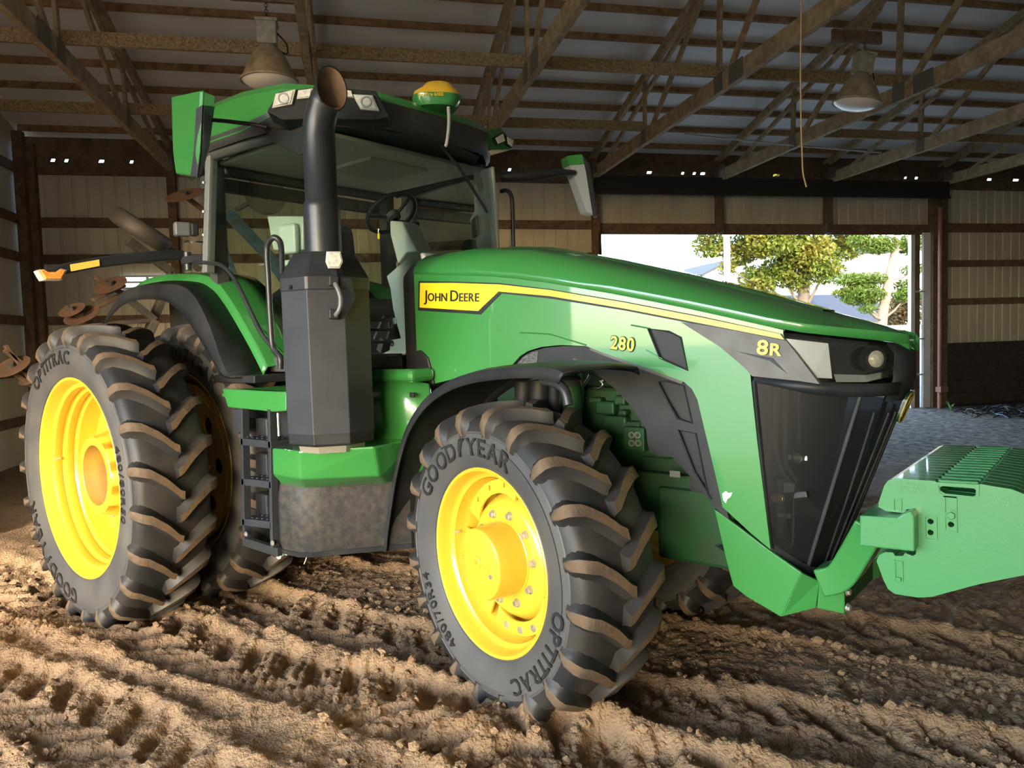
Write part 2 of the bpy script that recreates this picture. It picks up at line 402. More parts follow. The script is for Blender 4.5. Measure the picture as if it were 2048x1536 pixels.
gr = axis_coords(RL-0.1, RR_, -3.2, 3.9, 0.0135, 0.5); gd = axis_coords(DF, WD+0.15, 2.25, 6.6, 0.0135, 0.4)
RRg, DDg = np.meshgrid(gr, gd, indexing='ij')
gx = ORG[0]+RRg*ER[0]+DDg*ED[0]; gy = ORG[1]+RRg*ER[1]+DDg*ED[1]
gz = ground_h(gx, gy)
far = sstep(7.5, 12.5, RRg)*0.8+sstep(10, 13.6, DDg)*0.9; gz = gz*(1-np.clip(far, 0, 0.93))
me = bpy.data.meshes.new('floor'); nr, nd = len(gr), len(gd)
vv = np.stack([gx, gy, gz], -1).reshape(-1, 3)
idx = np.arange(nr*nd).reshape(nr, nd)
qq = np.stack([idx[:-1, :-1], idx[1:, :-1], idx[1:, 1:], idx[:-1, 1:]], -1).reshape(-1, 4)
me.vertices.add(len(vv)); me.vertices.foreach_set('co', vv.astype(np.float32).ravel())
me.loops.add(qq.size); me.loops.foreach_set('vertex_index', qq.astype(np.int32).ravel())
me.polygons.add(len(qq)); me.polygons.foreach_set('loop_start', np.arange(0, qq.size, 4, dtype=np.int32))
me.polygons.foreach_set('loop_total', np.full(len(qq), 4, dtype=np.int32))
me.update(calc_edges=True); me.validate()
me.polygons.foreach_set('use_smooth', [True]*len(me.polygons))
def dirt_mat():
    m = bpy.data.materials.new('bare_earth'); m.use_nodes = True; nt = m.node_tree; p = nt.nodes['Principled BSDF']
    p.inputs['Roughness'].default_value = 0.92; p.inputs['Specular IOR Level'].default_value = 0.15
    tc = nt.nodes.new('ShaderNodeTexCoord')
    def nz(sc, det, dist=0):
        n = nt.nodes.new('ShaderNodeTexNoise'); n.inputs['Scale'].default_value = sc; n.inputs['Detail'].default_value = det
        n.inputs['Distortion'].default_value = dist
        nt.links.new(tc.outputs['Object'], n.inputs['Vector']); return n
    n1 = nz(1.1, 6); n2 = nz(14, 8); n3 = nz(70, 5)
    r1 = nt.nodes.new('ShaderNodeValToRGB'); e = r1.color_ramp.elements
    e[0].position = 0.3; e[0].color = (0.170, 0.106, 0.060, 1); e[1].position = 0.72; e[1].color = (0.32, 0.212, 0.122, 1)
    mixf = nt.nodes.new('ShaderNodeMath'); mixf.operation = 'MULTIPLY_ADD'; mixf.inputs[1].default_value = 0.55; 
    nt.links.new(n2.outputs[0], mixf.inputs[0])
    sc = nt.nodes.new('ShaderNodeMath'); sc.operation = 'MULTIPLY'; sc.inputs[1].default_value = 0.45; nt.links.new(n1.outputs[0], sc.inputs[0])
    nt.links.new(sc.outputs[0], mixf.inputs[2]); nt.links.new(mixf.outputs[0], r1.inputs[0])
    # gravel and old litter towards the far doorway: distance along the building
    sp = nt.nodes.new('ShaderNodeVectorMath'); sp.operation = 'DOT_PRODUCT'; sp.inputs[1].default_value = tuple(ER*0.6+ED*0.8)
    nt.links.new(tc.outputs['Object'], sp.inputs[0])
    base = float(ORG@(ER*0.6+ED*0.8))
    mr = nt.nodes.new('ShaderNodeMapRange'); mr.inputs[1].default_value = base+7.8; mr.inputs[2].default_value = base+12.0
    nt.links.new(sp.outputs['Value'], mr.inputs[0])
    n4 = nz(9, 8, 0.6)
    g = nt.nodes.new('ShaderNodeValToRGB'); e = g.color_ramp.elements; e[0].position = 0.35; e[0].color = (0.035, 0.029, 0.024, 1); e[1].position = 0.66; e[1].color = (0.27, 0.215, 0.165, 1)
    nt.links.new(n4.outputs[0], g.inputs[0])
    mx = nt.nodes.new('ShaderNodeMix'); mx.data_type = 'RGBA'; nt.links.new(mr.outputs[0], mx.inputs[0]); nt.links.new(r1.outputs[0], mx.inputs[6]); nt.links.new(g.outputs[0], mx.inputs[7])
    nt.links.new(mx.outputs[2], p.inputs['Base Color'])
    ad = nt.nodes.new('ShaderNodeMath'); ad.operation = 'ADD'; nt.links.new(n2.outputs[0], ad.inputs[0]); nt.links.new(n3.outputs[0], ad.inputs[1])
    bp = nt.nodes.new('ShaderNodeBump'); bp.inputs['Strength'].default_value = 0.75; bp.inputs['Distance'].default_value = 0.03
    nt.links.new(ad.outputs[0], bp.inputs['Height']); nt.links.new(bp.outputs[0], p.inputs['Normal'])
    return m
DIRT = dirt_mat(); me.materials.append(DIRT)
floor = link('floor', me, kind='structure', label='rutted bare earth floor printed with tractor tyre tracks')

# loose clods: too many to count
cl = MB(); ico = bmesh.new(); bmesh.ops.create_icosphere(ico, subdivisions=1, radius=1.0)
iv = np.array([v.co[:] for v in ico.verts]); ifc = [tuple(v.index for v in f.verts) for f in ico.faces]; ico.free()
NC = 17000
cd = 2.3+5.2*RNG.random(NC)**1.6; crr = RNG.uniform(-2.9, 3.6, NC)
cx_ = ORG[0]+crr*ER[0]+cd*ED[0]; cy_ = ORG[1]+crr*ER[1]+cd*ED[1]
kp = vnoise(cx_*2.2, cy_*2.2, 91) > 0.45; cx_, cy_ = cx_[kp], cy_[kp]; NC = len(cx_)
cs = 0.003+0.026*RNG.random(NC)**5; cz = ground_h(cx_, cy_)
w = iv[None]*(RNG.uniform(.6, 1.4, (NC, 1, 3))*np.array([1, 1, .7]))*cs[:, None, None]*RNG.uniform(0.75, 1.25, (NC, len(iv), 1))
w = w+np.stack([cx_, cy_, cz+cs*0.3], 1)[:, None, :]
fi = (np.array(ifc)[None]+(np.arange(NC)*len(iv))[:, None, None]).reshape(-1, 3)
cme = bpy.data.meshes.new('dirt_clods'); cme.from_pydata(w.reshape(-1, 3).tolist(), [], fi.tolist()); cme.materials.append(DIRT); cme.update()
tag(link('dirt_clods', cme, kind='stuff'), 'crumbled clods of brown earth strewn over the tyre tracks', 'soil')

# ---- siding sheets
def sheet_mesh(w, h, ribs=4):
    mb = MB(); pts = []
    for k in range(ribs):
        x = w*k/ribs; pts += [(x, 0.0), (x+0.012, 0.018), (x+0.034, 0.018), (x+0.046, 0.0)]
    pts.append((w+0.002, 0.0))
    secs = [[(x, y, z) for x, y in pts] for z in (0, h)]
    mb.loft(secs)
    me = bpy.data.meshes.new('siding_sheet'); me.from_pydata(mb.v, [], mb.f); me.materials.append(SIDING); me.update(); return me
SHW = 0.914
def sheets(parent, r0, r1, z0, z1, d):
    me = sheet_mesh(SHW, z1-z0); n = max(1, int(math.ceil((r1-r0)/SHW-0.02)))
    for k in range(n):
        ww = min(SHW, r1-r0-k*SHW)
        if ww < 0.05: continue
        m2 = me if ww > SHW-0.01 else sheet_mesh(ww, z1-z0, max(1, round(4*ww/SHW)))
        link('siding_sheet', m2, parent, loc=(r0+k*SHW, d, z0))
def board(parent, name, p0, p1, w, h, m, up=(0, 0, 1), bevel=0.0):
    mb = MB(); c = (np.array(p0, float)+np.array(p1, float))/2
    mb.beam(np.array(p0)-c, np.array(p1)-c, w, h, up); return mb.build(name, m, parent, loc=c, bevel=bevel)

TR = [-2.95, -0.33, 2.29, 4.88, 7.60, 10.15, 13.05, 15.75, 18.45, 21.1, 23.8]
DO0, DO1, DOZ = 4.98, 12.30, 3.86
wb = bthing('wall_back', 'cream ribbed metal back wall on wooden posts and girts with a wide doorway')
sheets(wb, RL, DO0, 0, 5.0, WD+0.16); sheets(wb, DO0, DO1+0.62, DOZ+0.02, 5.0, WD+0.16); sheets(wb, DO1+0.62, RR_, 0, 5.0, WD+0.16)
for r in [RL+0.12]+TR[:3]+[DO0-0.08]+TR[6:]:
    board(wb, 'post', (r, WD+0.04, -0.2), (r, WD+0.04, 5.35), 0.14, 0.14, WOOD_DARK, up=(0, 1, 0))
for z, h in ((4.94, 0.15), (4.05, 0.17), (3.42, 0.16), (2.36, 0.15), (1.5, 0.15), (0.7, 0.15)):
    for a, b in zip([RL]+TR[:3], TR[:3]+[DO0]): board(wb, 'girt', (a+0.02, WD+0.12, z), (b-0.02, WD+0.12, z), 0.045, h, WOOD_DARK)
for z, h in ((4.94, 0.15), (4.02, 0.20), (3.22, 0.15), (2.36, 0.15)):
    for a, b in zip(TR[6:-1], TR[7:]): board(wb, 'girt', (a+0.02, WD+0.12, z), (b-0.02, WD+0.12, z), 0.045, h, WOOD_DARK)
for k, (a, b) in enumerate(((DO0, TR[4]), (TR[4], TR[5]), (TR[5], DO1+0.5))):
    board(wb, 'girt', (a+0.02, WD+0.11, 3.97), (b-0.02, WD+0.11, 3.97), 0.06, 0.22, WOOD_DARK)
    board(wb, 'girt', (a+0.02, WD+0.12, 4.94), (b-0.02, WD+0.12, 4.94), 0.045, 0.15, WOOD_DARK)
for r in TR[4:6]: board(wb, 'post', (r, WD+0.04, DOZ+0.02), (r, WD+0.04, 5.35), 0.14, 0.14, WOOD_DARK, up=(0, 1, 0))
# dark fascia strip under the eave with small gaps where daylight comes through
holes = []
for u in (105, 132, 202, 262, 324, 380, 556, 614):
    r, z = atd(u, 318, WD+0.2); holes.append((r, random.uniform(.05, .10)))
for u in (1018, 1297, 1364, 1387, 1404, 1551, 1809, 1831, 1977, 2030):
    r, z = atd(u, 345, WD+0.2); holes.append((r, random.uniform(.05, .16)))
holes.sort(); loops = [[(RL, 4.98), (RR_, 4.98), (RR_, 5.62), (RL, 5.62)]]
last = -99
for r, w in holes:
    if r-w/2 < last+0.03: continue
    loops.append([(r-w/2, 5.10), (r+w/2, 5.10), (r+w/2+.02, 5.15), (r-w/2+.02, 5.15)]); last = r+w/2
fm = MB(); fm.plate(loops, 0.02, lambda a, b, h: (a, WD+0.18+h, b)); fm.build('eave_fascia', WOOD_DARK, wb)
# plank bulkhead right of the doorway
for k in range(5):
    for a, b in ((DO1+0.62, 16.9), (16.9, 21.2), (21.2, RR_)):
        board(wb, 'plank', (a+0.004, WD+0.02+0.006*(k % 2), 0.15+k*0.285), (b-0.004, WD+0.02+0.006*(k % 2), 0.15+k*0.285), 0.045, 0.278, PLANK)
# doorway
dr = bthing('door_1', 'wide open sliding doorway with black track beam and white jamb trims', r=8.6, d=WD)
def dl(r, d, z): return (r-8.6, d-WD, z)
board(dr, 'track_beam', dl(4.85, WD-0.10, 4.81), dl(13.02, WD-0.10, 4.81), 0.16, 0.32, BLACK_BEAM)
board(dr, 'track_hood', dl(4.85, WD-0.16, 4.64), dl(13.05, WD-0.16, 4.64), 0.05, 0.05, BLACK_BEAM)
board(dr, 'jamb_trim', dl(DO1+0.02, WD+0.14, 0), dl(DO1+0.02, WD+0.14, DOZ), 0.10, 0.10, WHITE_TRIM, up=(0, 1, 0))
board(dr, 'jamb_post', dl(DO1+0.14, WD+0.16, 0), dl(DO1+0.14, WD+0.16, DOZ), 0.12, 0.14, WOOD_DARK, up=(0, 1, 0))
board(dr, 'jamb_trim', dl(DO1+0.33, WD+0.06, 0), dl(DO1+0.33, WD+0.06, 3.9), 0.18, 0.06, WHITE_TRIM, up=(0, 1, 0))
board(dr, 'jamb_post', dl(DO1+0.52, WD+0.05, 0), dl(DO1+0.52, WD+0.05, 4.65), 0.17, 0.16, WOOD_DARK, up=(0, 1, 0))
board(dr, 'jamb_trim', dl(DO0-0.02, WD+0.06, 0), dl(DO0-0.02, WD+0.06, DOZ), 0.05, 0.22, BLACK_BEAM, up=(0, 1, 0))
for z in (0.75, 1.55, 2.6): 
    mb = MB(); mb.tube([dl(DO1+0.06, WD+0.06, z), dl(DO1+0.26, WD-0.0, z)], 0.018); mb.build('hinge_pin', STEEL, dr)
pr, _ = atd(1880, 600, WD-0.25)
pp = bthing('drain_pipe', 'rust red vertical steel pipe standing beside the doorway post', 'pipe', pr, WD-0.25, kind=None)
mb = MB(); mb.tube([(0, 0, -0.05), (0, 0, 4.4)], 0.045, 10); mb.build('pipe', mat('red_oxide_pipe', (0.30, 0.13, 0.10), 0.6, noise=(6, (0.2, 0.08, 0.06), .7)), pp, smooth=40)
mb = MB(); mb.box((0.03, -0.03, 0.42), (0.20, 0.16, 0.12)); mb.build('bracket', mat('red_oxide_bracket', (0.22, 0.10, 0.08), 0.6), pp, bevel=0.01)

# little window in the back wall
r0, z0 = atd(246, 577, WD+0.1); r1, z1 = atd(345, 552, WD+0.1)
w1 = bthing('window_1', 'small low window in the back wall, its pane glowing in place of daylight', r=(r0+r1)/2, d=WD+0.10)
hw_, zc_ = (r1-r0)/2, (z0+z1)/2
for p0, p1 in (((-hw_, 0, z0), (hw_, 0, z0)), ((-hw_, 0, z1), (hw_, 0, z1)), ((-hw_, 0, z0), (-hw_, 0, z1)), ((hw_, 0, z0), (hw_, 0, z1)), ((0.0, 0, z0), (0.0, 0, z1)), ((-hw_, 0, zc_), (hw_, 0, zc_))):
    board(w1, 'window_bar', p0, p1, 0.05, 0.035, WHITE_TRIM, up=(0, 1, 0) if p0[0] == p1[0] else (0, 0, 1))
mb = MB(); mb.box((0, 0.02, zc_), (2*hw_, 0.006, z1-z0)); mb.build('pane', mat('glowing_pane', (0.8, 0.85, 0.9), 0.3, emit=((0.75, 0.87, 1.0), 1.3)), w1)  # pane emits its own glow in place of daylight; sheet behind is uncut

# ---- left gable wall with its wide opening nearer the camera
GJ = 3.1
wl = bthing('wall_left', 'left gable wall of weathered ribbed metal with a wide open bay')
def gable(parent, r, d0, d1, z0, zf, m, th=0.03):
    mb = MB(); n = 10; secs = []
    ds = sorted(set([d0, d1]+([RIDGE] if d0 < RIDGE < d1 else [])))
    loop = [(r, d, z0) for d in ds]+[(r, d, zf(d)) for d in reversed(ds)]
    mb.prism(loop, (-th, 0, 0)); return mb.build('gable_sheet', m, parent)
gable(wl, RL-0.06, GJ, WD+0.18, 0, lambda d: roof_z(d), SIDING)
gable(wl, RL-0.06, DF, GJ, 4.35, lambda d: roof_z(d), SIDING)
for d in (13.95, 11.4, 8.7, 6.0, GJ+0.08): board(wl, 'post', (RL+0.03, d, -0.2), (RL+0.03, d, roof_z(d)-0.1), 0.15, 0.15, WOOD_DARK, up=(0, 1, 0))
for z in (0.7, 1.5, 2.36, 3.42, 4.05, 4.9): board(wl, 'girt', (RL-0.03, GJ+0.1, z), (RL-0.03, WD, z), 0.045, 0.15, WOOD_DARK)
board(wl, 'header', (RL, DF, 4.45), (RL, GJ+0.1, 4.45), 0.12, 0.24, WOOD_DARK)
wf = bthing('wall_front', 'ribbed metal wall on the near side of the shed')
for a_, b_, z_ in ((RL-.1, -4.8, 0), (-4.8, -2.0, 2.5), (-2.0, RR_, 0)):  # low gap behind the camera, added to let in fill light
    mb = MB(); mb.prism([(a_, DF, z_), (b_, DF, z_), (b_, DF, 5.6), (a_, DF, 5.6)], (0, -0.03, 0)); mb.build('wall_sheet', SIDING, wf)
wr = bthing('wall_right', 'ribbed metal gable wall at the far right end of the shed')
mb = MB(); mb.prism([(RR_, DF, 0), (RR_, WD+.2, 0), (RR_, WD+.2, 5.5), (RR_, RIDGE, roof_z(RIDGE)), (RR_, DF, 5.5)], (0.03, 0, 0)); mb.build('wall_sheet', SIDING, wr)

# ---- roof
ce = bthing('ceiling', 'underside of the grey metal roof on wooden purlins')
mb = MB()
mb.prism([(RL-.2, WD+.35, roof_z(WD+.35)), (RL-.2, RIDGE, roof_z(RIDGE)), (RL-.2, DF-.2, roof_z(DF-.2)), (RL-.2, DF-.2, roof_z(DF-.2)+.02), (RL-.2, RIDGE, roof_z(RIDGE)+.02), (RL-.2, WD+.35, roof_z(WD+.35)+.02)], (RR_-RL+.4, 0, 0))
mb.build('roof_sheet', ROOFM, ce)
pm = MB(); LR = RR_-RL-0.1; pm.box((0, 0, 0), (LR, 0.045, 0.10)); pme = None
d = 13.92
while d > RIDGE-0.2:
    if pme is None: pu = pm.build('purlin', WOOD_PURLIN, ce); pme = pu.data
    else: pu = link('purlin', pme, ce)
    pu.location = (RL+0.05+LR/2, d, roof_z(d)-0.052+random.uniform(-.004, .004)); d -= 0.615
    pu.rotation_euler = (-0.245, 0, 0)
for d in (9.05, 11.55):
    for a, b in zip([RL]+TR[:-1], TR):
        if d > 11 and a > 4.5 and a < 7: continue
        board(ce, 'truss_brace', (a+0.02, d, 5.22+random.uniform(-.01, .01)), (b-0.02, d, 5.22+random.uniform(-.01, .01)), 0.045, 0.15, WOOD_FLY)

# ---- trusses
def truss_parts(t):
    z0 = -0.0
    def topz(d): return 5.31-4.93+0.235*(WD-d)
    def w(name, a, b, ww, hh, m=WOOD): return board(t, name, (0, a[0]-WD, a[1]), (0, b[0]-WD, b[1]), ww, hh, m, up=(0, 0, 1))
    w('bottom_chord', (WD+0.05, 0.11), (RIDGE, 0.11), 0.076, 0.22); w('bottom_chord', (RIDGE, 0.11), (DF+0.05, 0.11), 0.076, 0.22)
    rz = topz(RIDGE)
    w('top_chord', (WD+0.15, topz(WD+0.15)+0.07), (RIDGE, rz+0.07), 0.076, 0.14); w('top_chord', (RIDGE, rz+0.07), (DF+0.05, rz-0.235*(RIDGE-DF)+0.1), 0.076, 0.14)
    m = []
    for da, db in ((11.55, 11.50), (11.35, 9.25), (9.05, 8.98), (8.85, 6.6), (6.5, 6.45), (6.3, 5.0), (4.9, 4.9)):
        zt = topz(db); w('web', (da, 0.14), (db, zt+0.05), 0.042, 0.09)
    # parallel stiffener under the top chord
    w('web', (13.4, 0.2), (9.4, topz(9.4)-0.06), 0.045, 0.075)
    for dd, s in ((14.0, 0.30), (11.5, 0.18), (9.0, 0.22), (8.55, 0.34)):
        for sx in (-1, 1):
            g = MB(); g.box((0, 0, 0), (0.008, s, 0.24)); g.build('gusset_plate', GUSSET, t, loc=(sx*0.043, dd-WD, 0.12 if dd < 13 else 0.20))
tnames = ['first roof truss from the left gable wall', 'roof truss passing over the cab roof behind the left lamp', 'roof truss running down to the green far cab light', 'roof truss whose bottom chord lands at the left end of the doorway',
          'roof truss whose chord passes behind the hanging right lamp', 'third roof truss over the doorway, right of the hanging lamp', 'roof truss landing on the post right of the doorway', 'rightmost roof truss in view, beyond the doorway']
protoT = None
for i, r in enumerate(TR):
    lab = 'wooden '+(tnames[i] if i < len(tnames) else 'roof truss near the right end wall')
    if protoT is None:
        protoT = bthing('roof_truss', lab, 'truss', r, WD, 4.93, 'roof trusses'); truss_parts(protoT); t = protoT
    else:
        t = copy_tree(protoT); t.location = Vector(B(r, WD, 4.93))
    t['label'] = lab; t['group'] = 'roof trusses' if i < len(tnames) else 'roof trusses near the right end'

# thin conduit between trusses
q0 = atp(1370, 268, (0, 0, 4.98), (0, 0, 1)); q1 = atp(1762, 305, (0, 0, 4.98), (0, 0, 1))
cd_ = thing('conduit', 'thin pale conduit strung between the truss chords over the doorway', 'conduit', (0, 0, 0))
mb = MB(); mb.tube([q0, (q0+q1)/2+np.array([0, 0, -.02]), q1], 0.016, 6); mb.build('pipe', mat('conduit_grey', (0.42, 0.40, 0.36), 0.5), cd_, smooth=50)
# hanging cord
cp = [atp(u, v, B(0, 5.2), ED) for u, v in ((1603, -60), (1602, 40), (1601, 140), (1602, 240), (1604, 300), (1606, 345), (1613, 374))]
hc = thing('hanging_cord', 'thin tan cord dangling from the roof above the doorway', 'cord', (0, 0, 0))
mb = MB(); mb.tube(spline(cp, 4), 0.006, 6); mb.build('cord', mat('tan_cord', (0.42, 0.28, 0.13), 0.7), hc, smooth=50)

# ---- high bay lamps
LAMP_SHELL = mat('dirty_lamp_shell', (0.30, 0.25, 0.16), 0.55, noise=(10, (0.16, 0.12, 0.07), 0.9))
LAMP_BOX = mat('lamp_ballast', (0.36, 0.34, 0.27), 0.5, noise=(14, (0.22, 0.18, 0.12), 0.8))
LAMP_LENS = mat('frosted_lamp_lens', (0.80, 0.74, 0.68), 0.25, coat=0.3)  # lens colour lightened to stand for sunlight reflected off the floor
def lamp(label, u, v, D, tilt, tiltdir, hook_z):
    r, z = atd(u, v, D)
    t = bthing('high_bay_lamp', label, 'lamp', r, D, z, 'high bay lamps under the trusses', kind=None)
    R3 = Matrix.Rotation(tiltdir, 4, 'Z') @ Matrix.Rotation(tilt, 4, 'X') @ Matrix.Rotation(-tiltdir, 4, 'Z')
    up = Matrix.Rotation(PI/2, 4, 'X')
    mb = MB(); mb.lathe([(0.30, 0.075), (0.27, 0.10), (0.20, 0.155), (0.10, 0.205), (0.03, 0.232), (0.0, 0.25), (-0.012, 0.262), (-0.03, 0.26), (-0.03, 0.247), (0.0, 0.238)], 36, R3 @ up); mb.build('reflector', LAMP_SHELL, t, smooth=40)
    mb = MB(); mb.lathe([(-0.020, 0.248), (-0.05, 0.215), (-0.075, 0.15), (-0.085, 0.06), (-0.087, 0.0005)], 32, R3 @ up); mb.build('lens', LAMP_LENS, t, smooth=50)
    mb = MB(); mb.box((0, 0, 0.40), (0.17, 0.17, 0.20)); mb.box((0, 0, 0.51), (0.20, 0.20, 0.03)); mb.box((0, 0, 0.31), (0.12, 0.12, 0.04))
    mb.v = [tuple(R3 @ Vector(p)) for p in mb.v]; mb.build('ballast_box', LAMP_BOX, t, bevel=0.008)
    hk = R3 @ Vector((0, 0, 0.52)); mb = MB(); top = hook_z-z
    n = 7
    for k in range(n):
        a = hk.lerp(Vector((hk.x, hk.y, top)), (k+.5)/n); L = (top-hk.z)/n*0.62
        ring = [(a.x+(0.014*math.cos(q) if k % 2 else 0), a.y+(0 if k % 2 else 0.014*math.cos(q)), a.z+L*math.sin(q)) for q in np.linspace(0, 2*PI, 10, endpoint=False)]
        mb.tube(ring, 0.0035, 5, closed=True)
    mb.build('chain', BLACK_SATIN, t)
    cb = [(0.085, 0, 0.42), (0.16, 0.02, 0.34), (0.17, 0.0, 0.24), (0.11, 0, 0.25)]
    mb = MB(); mb.tube([R3 @ Vector(p) for p in spline(cb, 4)], 0.008, 6); mb.build('cable', BLACK, t, smooth=50)
    bo = MB(); bo.box((0, 0, top+0.055), (0.62, 0.045, 0.13)); bo.build('hanger_board', WOOD_DARK, t)
    return t
l1 = lamp('dusty high bay lamp hanging above the cab roof', 539, 158, 7.3, 0.0, 0.0, 4.98)
l2 = lamp('tilted high bay lamp hanging in front of the doorway trusses', 1714, 203, 7.4, 0.16, 1.2, 5.0)

# ---- black litter heap and weed by the right wall
hp = atz(2010, 828, 0.0)
ht = MB()
for k in range(170):
    a = random.uniform(0, 2*PI); q = random.random()**.7; c = np.array([hp[0]+math.cos(a)*q*0.85, hp[1]+math.sin(a)*q*0.85, 0.03+0.16*(1-q)*random.random()])
    dv = np.array([random.uniform(-1, 1), random.uniform(-1, 1), random.uniform(-.3, .3)])*0.14
    ht.tube([c-dv, c+dv*0.1+np.array([0, 0, .03]), c+dv], 0.011, 5)
tag(ht.build('litter_heap', mat('black_scrap', (0.02, 0.02, 0.022), 0.35), kind='stuff'), 'tangled heap of black scrap strips on the gravel by the plank wall', 'scrap')
wp = atz(1902, 822, 0.0); wt = thing('weed', 'small green weed growing at the foot of the doorway post', 'plant', wp)
for k in range(14):
    a = random.uniform(0, 2*PI); L = random.uniform(.16, .34); o = np.array([math.cos(a), math.sin(a), 0])*L*0.55
    mb = MB(); s = np.array([-math.sin(a), math.cos(a), 0])*0.010
    P = [np.zeros(3), o*0.45+np.array([0, 0, L*.6]), o+np.array([0, 0, L*.8])]
    mb.add([P[0]-s, P[0]+s, P[1]+s, P[1]-s, P[2]], [(0, 1, 2, 3), (3, 2, 4)]); mb.build('leaf', mat('weed_green', (0.08, 0.2, 0.04), 0.6) if k == 0 else bpy.data.materials['weed_green'], wt)

# ---- outdoors
og = MB(); N = 24
og.add([(-120, -120, -0.06), (160, -120, -0.06), (160, 200, -0.06), (-120, 200, -0.06)], [(0, 1, 2, 3)])
go = og.build('outdoor_ground', mat('yard_gravel', (0.23, 0.215, 0.19), 0.95, noise=(0.35, (0.14, 0.15, 0.10), 0.8, 6)), loc=(0, 0, 0)); tag(go, 'sunlit gravel and grass yard outside the shed', None, None, 'structure')
def leafy(name, label, base, trunk_pts, trunk_r, blobs, nleaf, size, lm, tm, cat='tree', needles=False):
    t = thing(name, label, cat, base, group=None); base = np.array(base)
    mb = MB(); mb.tube(spline(trunk_pts, 5), list(np.linspace(trunk_r, trunk_r*.45, (len(trunk_pts)-1)*5+1)), 10); mb.build('trunk', tm, t, smooth=60)
    br = MB(); vs = []; fs = []
    tp = [np.array(p, float) for p in trunk_pts]
    for (c, s) in blobs:
        c = np.array(c, float); k = min(range(len(tp)), key=lambda i: np.linalg.norm(tp[i]-c)+2*max(0, tp[i][2]-c[2]))
        a = tp[k]; br.tube([a, (a+c)/2+np.array([0, 0, -.1]), c], [trunk_r*.28, trunk_r*.18, trunk_r*.05], 6)
    br.build('branches', tm, t, smooth=60, kind='stuff')
    tot = sum(s[0]*s[1]*s[2] for c, s in blobs)
    for c, s in blobs:
        n = int(nleaf*(s[0]*s[1]*s[2])/tot)
        q = RNG.normal(size=(n, 3)); q /= np.linalg.norm(q, axis=1)[:, None]; q *= (RNG.random((n, 1))**0.45)
        q = q*np.array(s)+np.array(c)
        d1 = RNG.normal(size=(n, 3)); d1 /= np.linalg.norm(d1, axis=1)[:, None]; d2 = np.cross(d1, RNG.normal(size=(n, 3))); d2 /= np.linalg.norm(d2, axis=1)[:, None]
        L = size*RNG.uniform(.6, 1.3, (n, 1)); W = L*(0.28 if needles else 0.55)
        vs.append(np.stack([q-d1*L, q-d2*W, q+d1*L, q+d2*W], 1).reshape(-1, 3))
    vs = np.concatenate(vs); fs = np.arange(len(vs)).reshape(-1, 4)
    me = bpy.data.meshes.new('foliage'); me.from_pydata(vs.tolist(), [], fs.tolist()); me.materials.append(lm); me.update()
    link('foliage', me, t, kind='stuff'); return t
LEAF = mat('leaf_green', (0.065, 0.095, 0.010), 0.6, noise=(0.9, (0.14, 0.10, 0.012), 0.8, 6)); LEAF2 = mat('pine_green', (0.058, 0.098, 0.011), 0.6, noise=(1.2, (0.10, 0.12, 0.016), 0.8))
LEAF3 = mat('autumn_bush', (0.06, 0.045, 0.018), 0.7, noise=(2, (0.08, 0.045, 0.014), 0.8))
BARK = mat('bark', (0.09, 0.065, 0.045), 0.9, noise=(6, (0.05, 0.035, 0.022), 0.8, 8, (1, 1, .3))); BARK2 = mat('pale_pine_bark', (0.20, 0.145, 0.10), 0.9, noise=(5, (0.12, 0.08, 0.05), 0.8, 8, (1, 1, .4)))
for m_ in (LEAF, LEAF2, LEAF3):
    m_.node_tree.nodes['Principled BSDF'].inputs['Specular IOR Level'].default_value = 0.2
    # leaves let part of the sun through
    nt = m_.node_tree; p_ = nt.nodes['Principled BSDF']; tl = nt.nodes.new('ShaderNodeBsdfTranslucent'); mx_ = nt.nodes.new('ShaderNodeMixShader'); mx_.inputs[0].default_value = 0.35
    src = p_.inputs['Base Color'].links[0].from_socket; nt.links.new(src, tl.inputs[0])
    nt.links.new(p_.outputs[0], mx_.inputs[1]); nt.links.new(tl.outputs[0], mx_.inputs[2]); nt.links.new(mx_.outputs[0], nt.nodes['Material Output'].inputs[0])
def od(u, v, D):
    r, z = atd(u, v, D); return np.array(B(r, D, z))
def oz(u, D): r, z = atd(u, 600, D); return np.array(B(r, D, -0.05))
D1 = 36.0; b1 = oz(1606, D1); e1 = ER
blobs = []
for (u, v, s) in ((1610, 500, 2.4), (1540, 480, 2.2), (1480, 500, 1.9), (1420, 490, 1.6), (1560, 545, 1.9), (1650, 540, 1.7), (1690, 490, 2.0), (1510, 555, 1.5), (1600, 565, 1.3), (1455, 535, 1.0), (1530, 570, 1.1), (1500, 430, 2.4), (1600, 420, 2.8), (1700, 430, 2.2), (1420, 430, 1.8), (1560, 350, 2.6), (1650, 360, 2.4)):
    c = od(u, v, D1+random.uniform(-1.2, 1.2))-b1; blobs.append((c, (s*.62, s*.62, s*.45)))
leafy('broadleaf_tree', 'broad yellow-green leafy tree outside the doorway, left of the pine', b1, [(0, 0, 0), (0.05, 0, 3), (0, 0.1, 6), (.1, 0, 9)], 0.42, blobs, 26000, 0.13, LEAF, BARK)
D2 = 23.0; b2 = oz(1757, D2)
tp2 = [np.zeros(3)]+[od(u, v, D2)-b2 for u, v in ((1764, 640), (1778, 560), (1790, 500), (1800, 430), (1806, 330))]
blobs = []
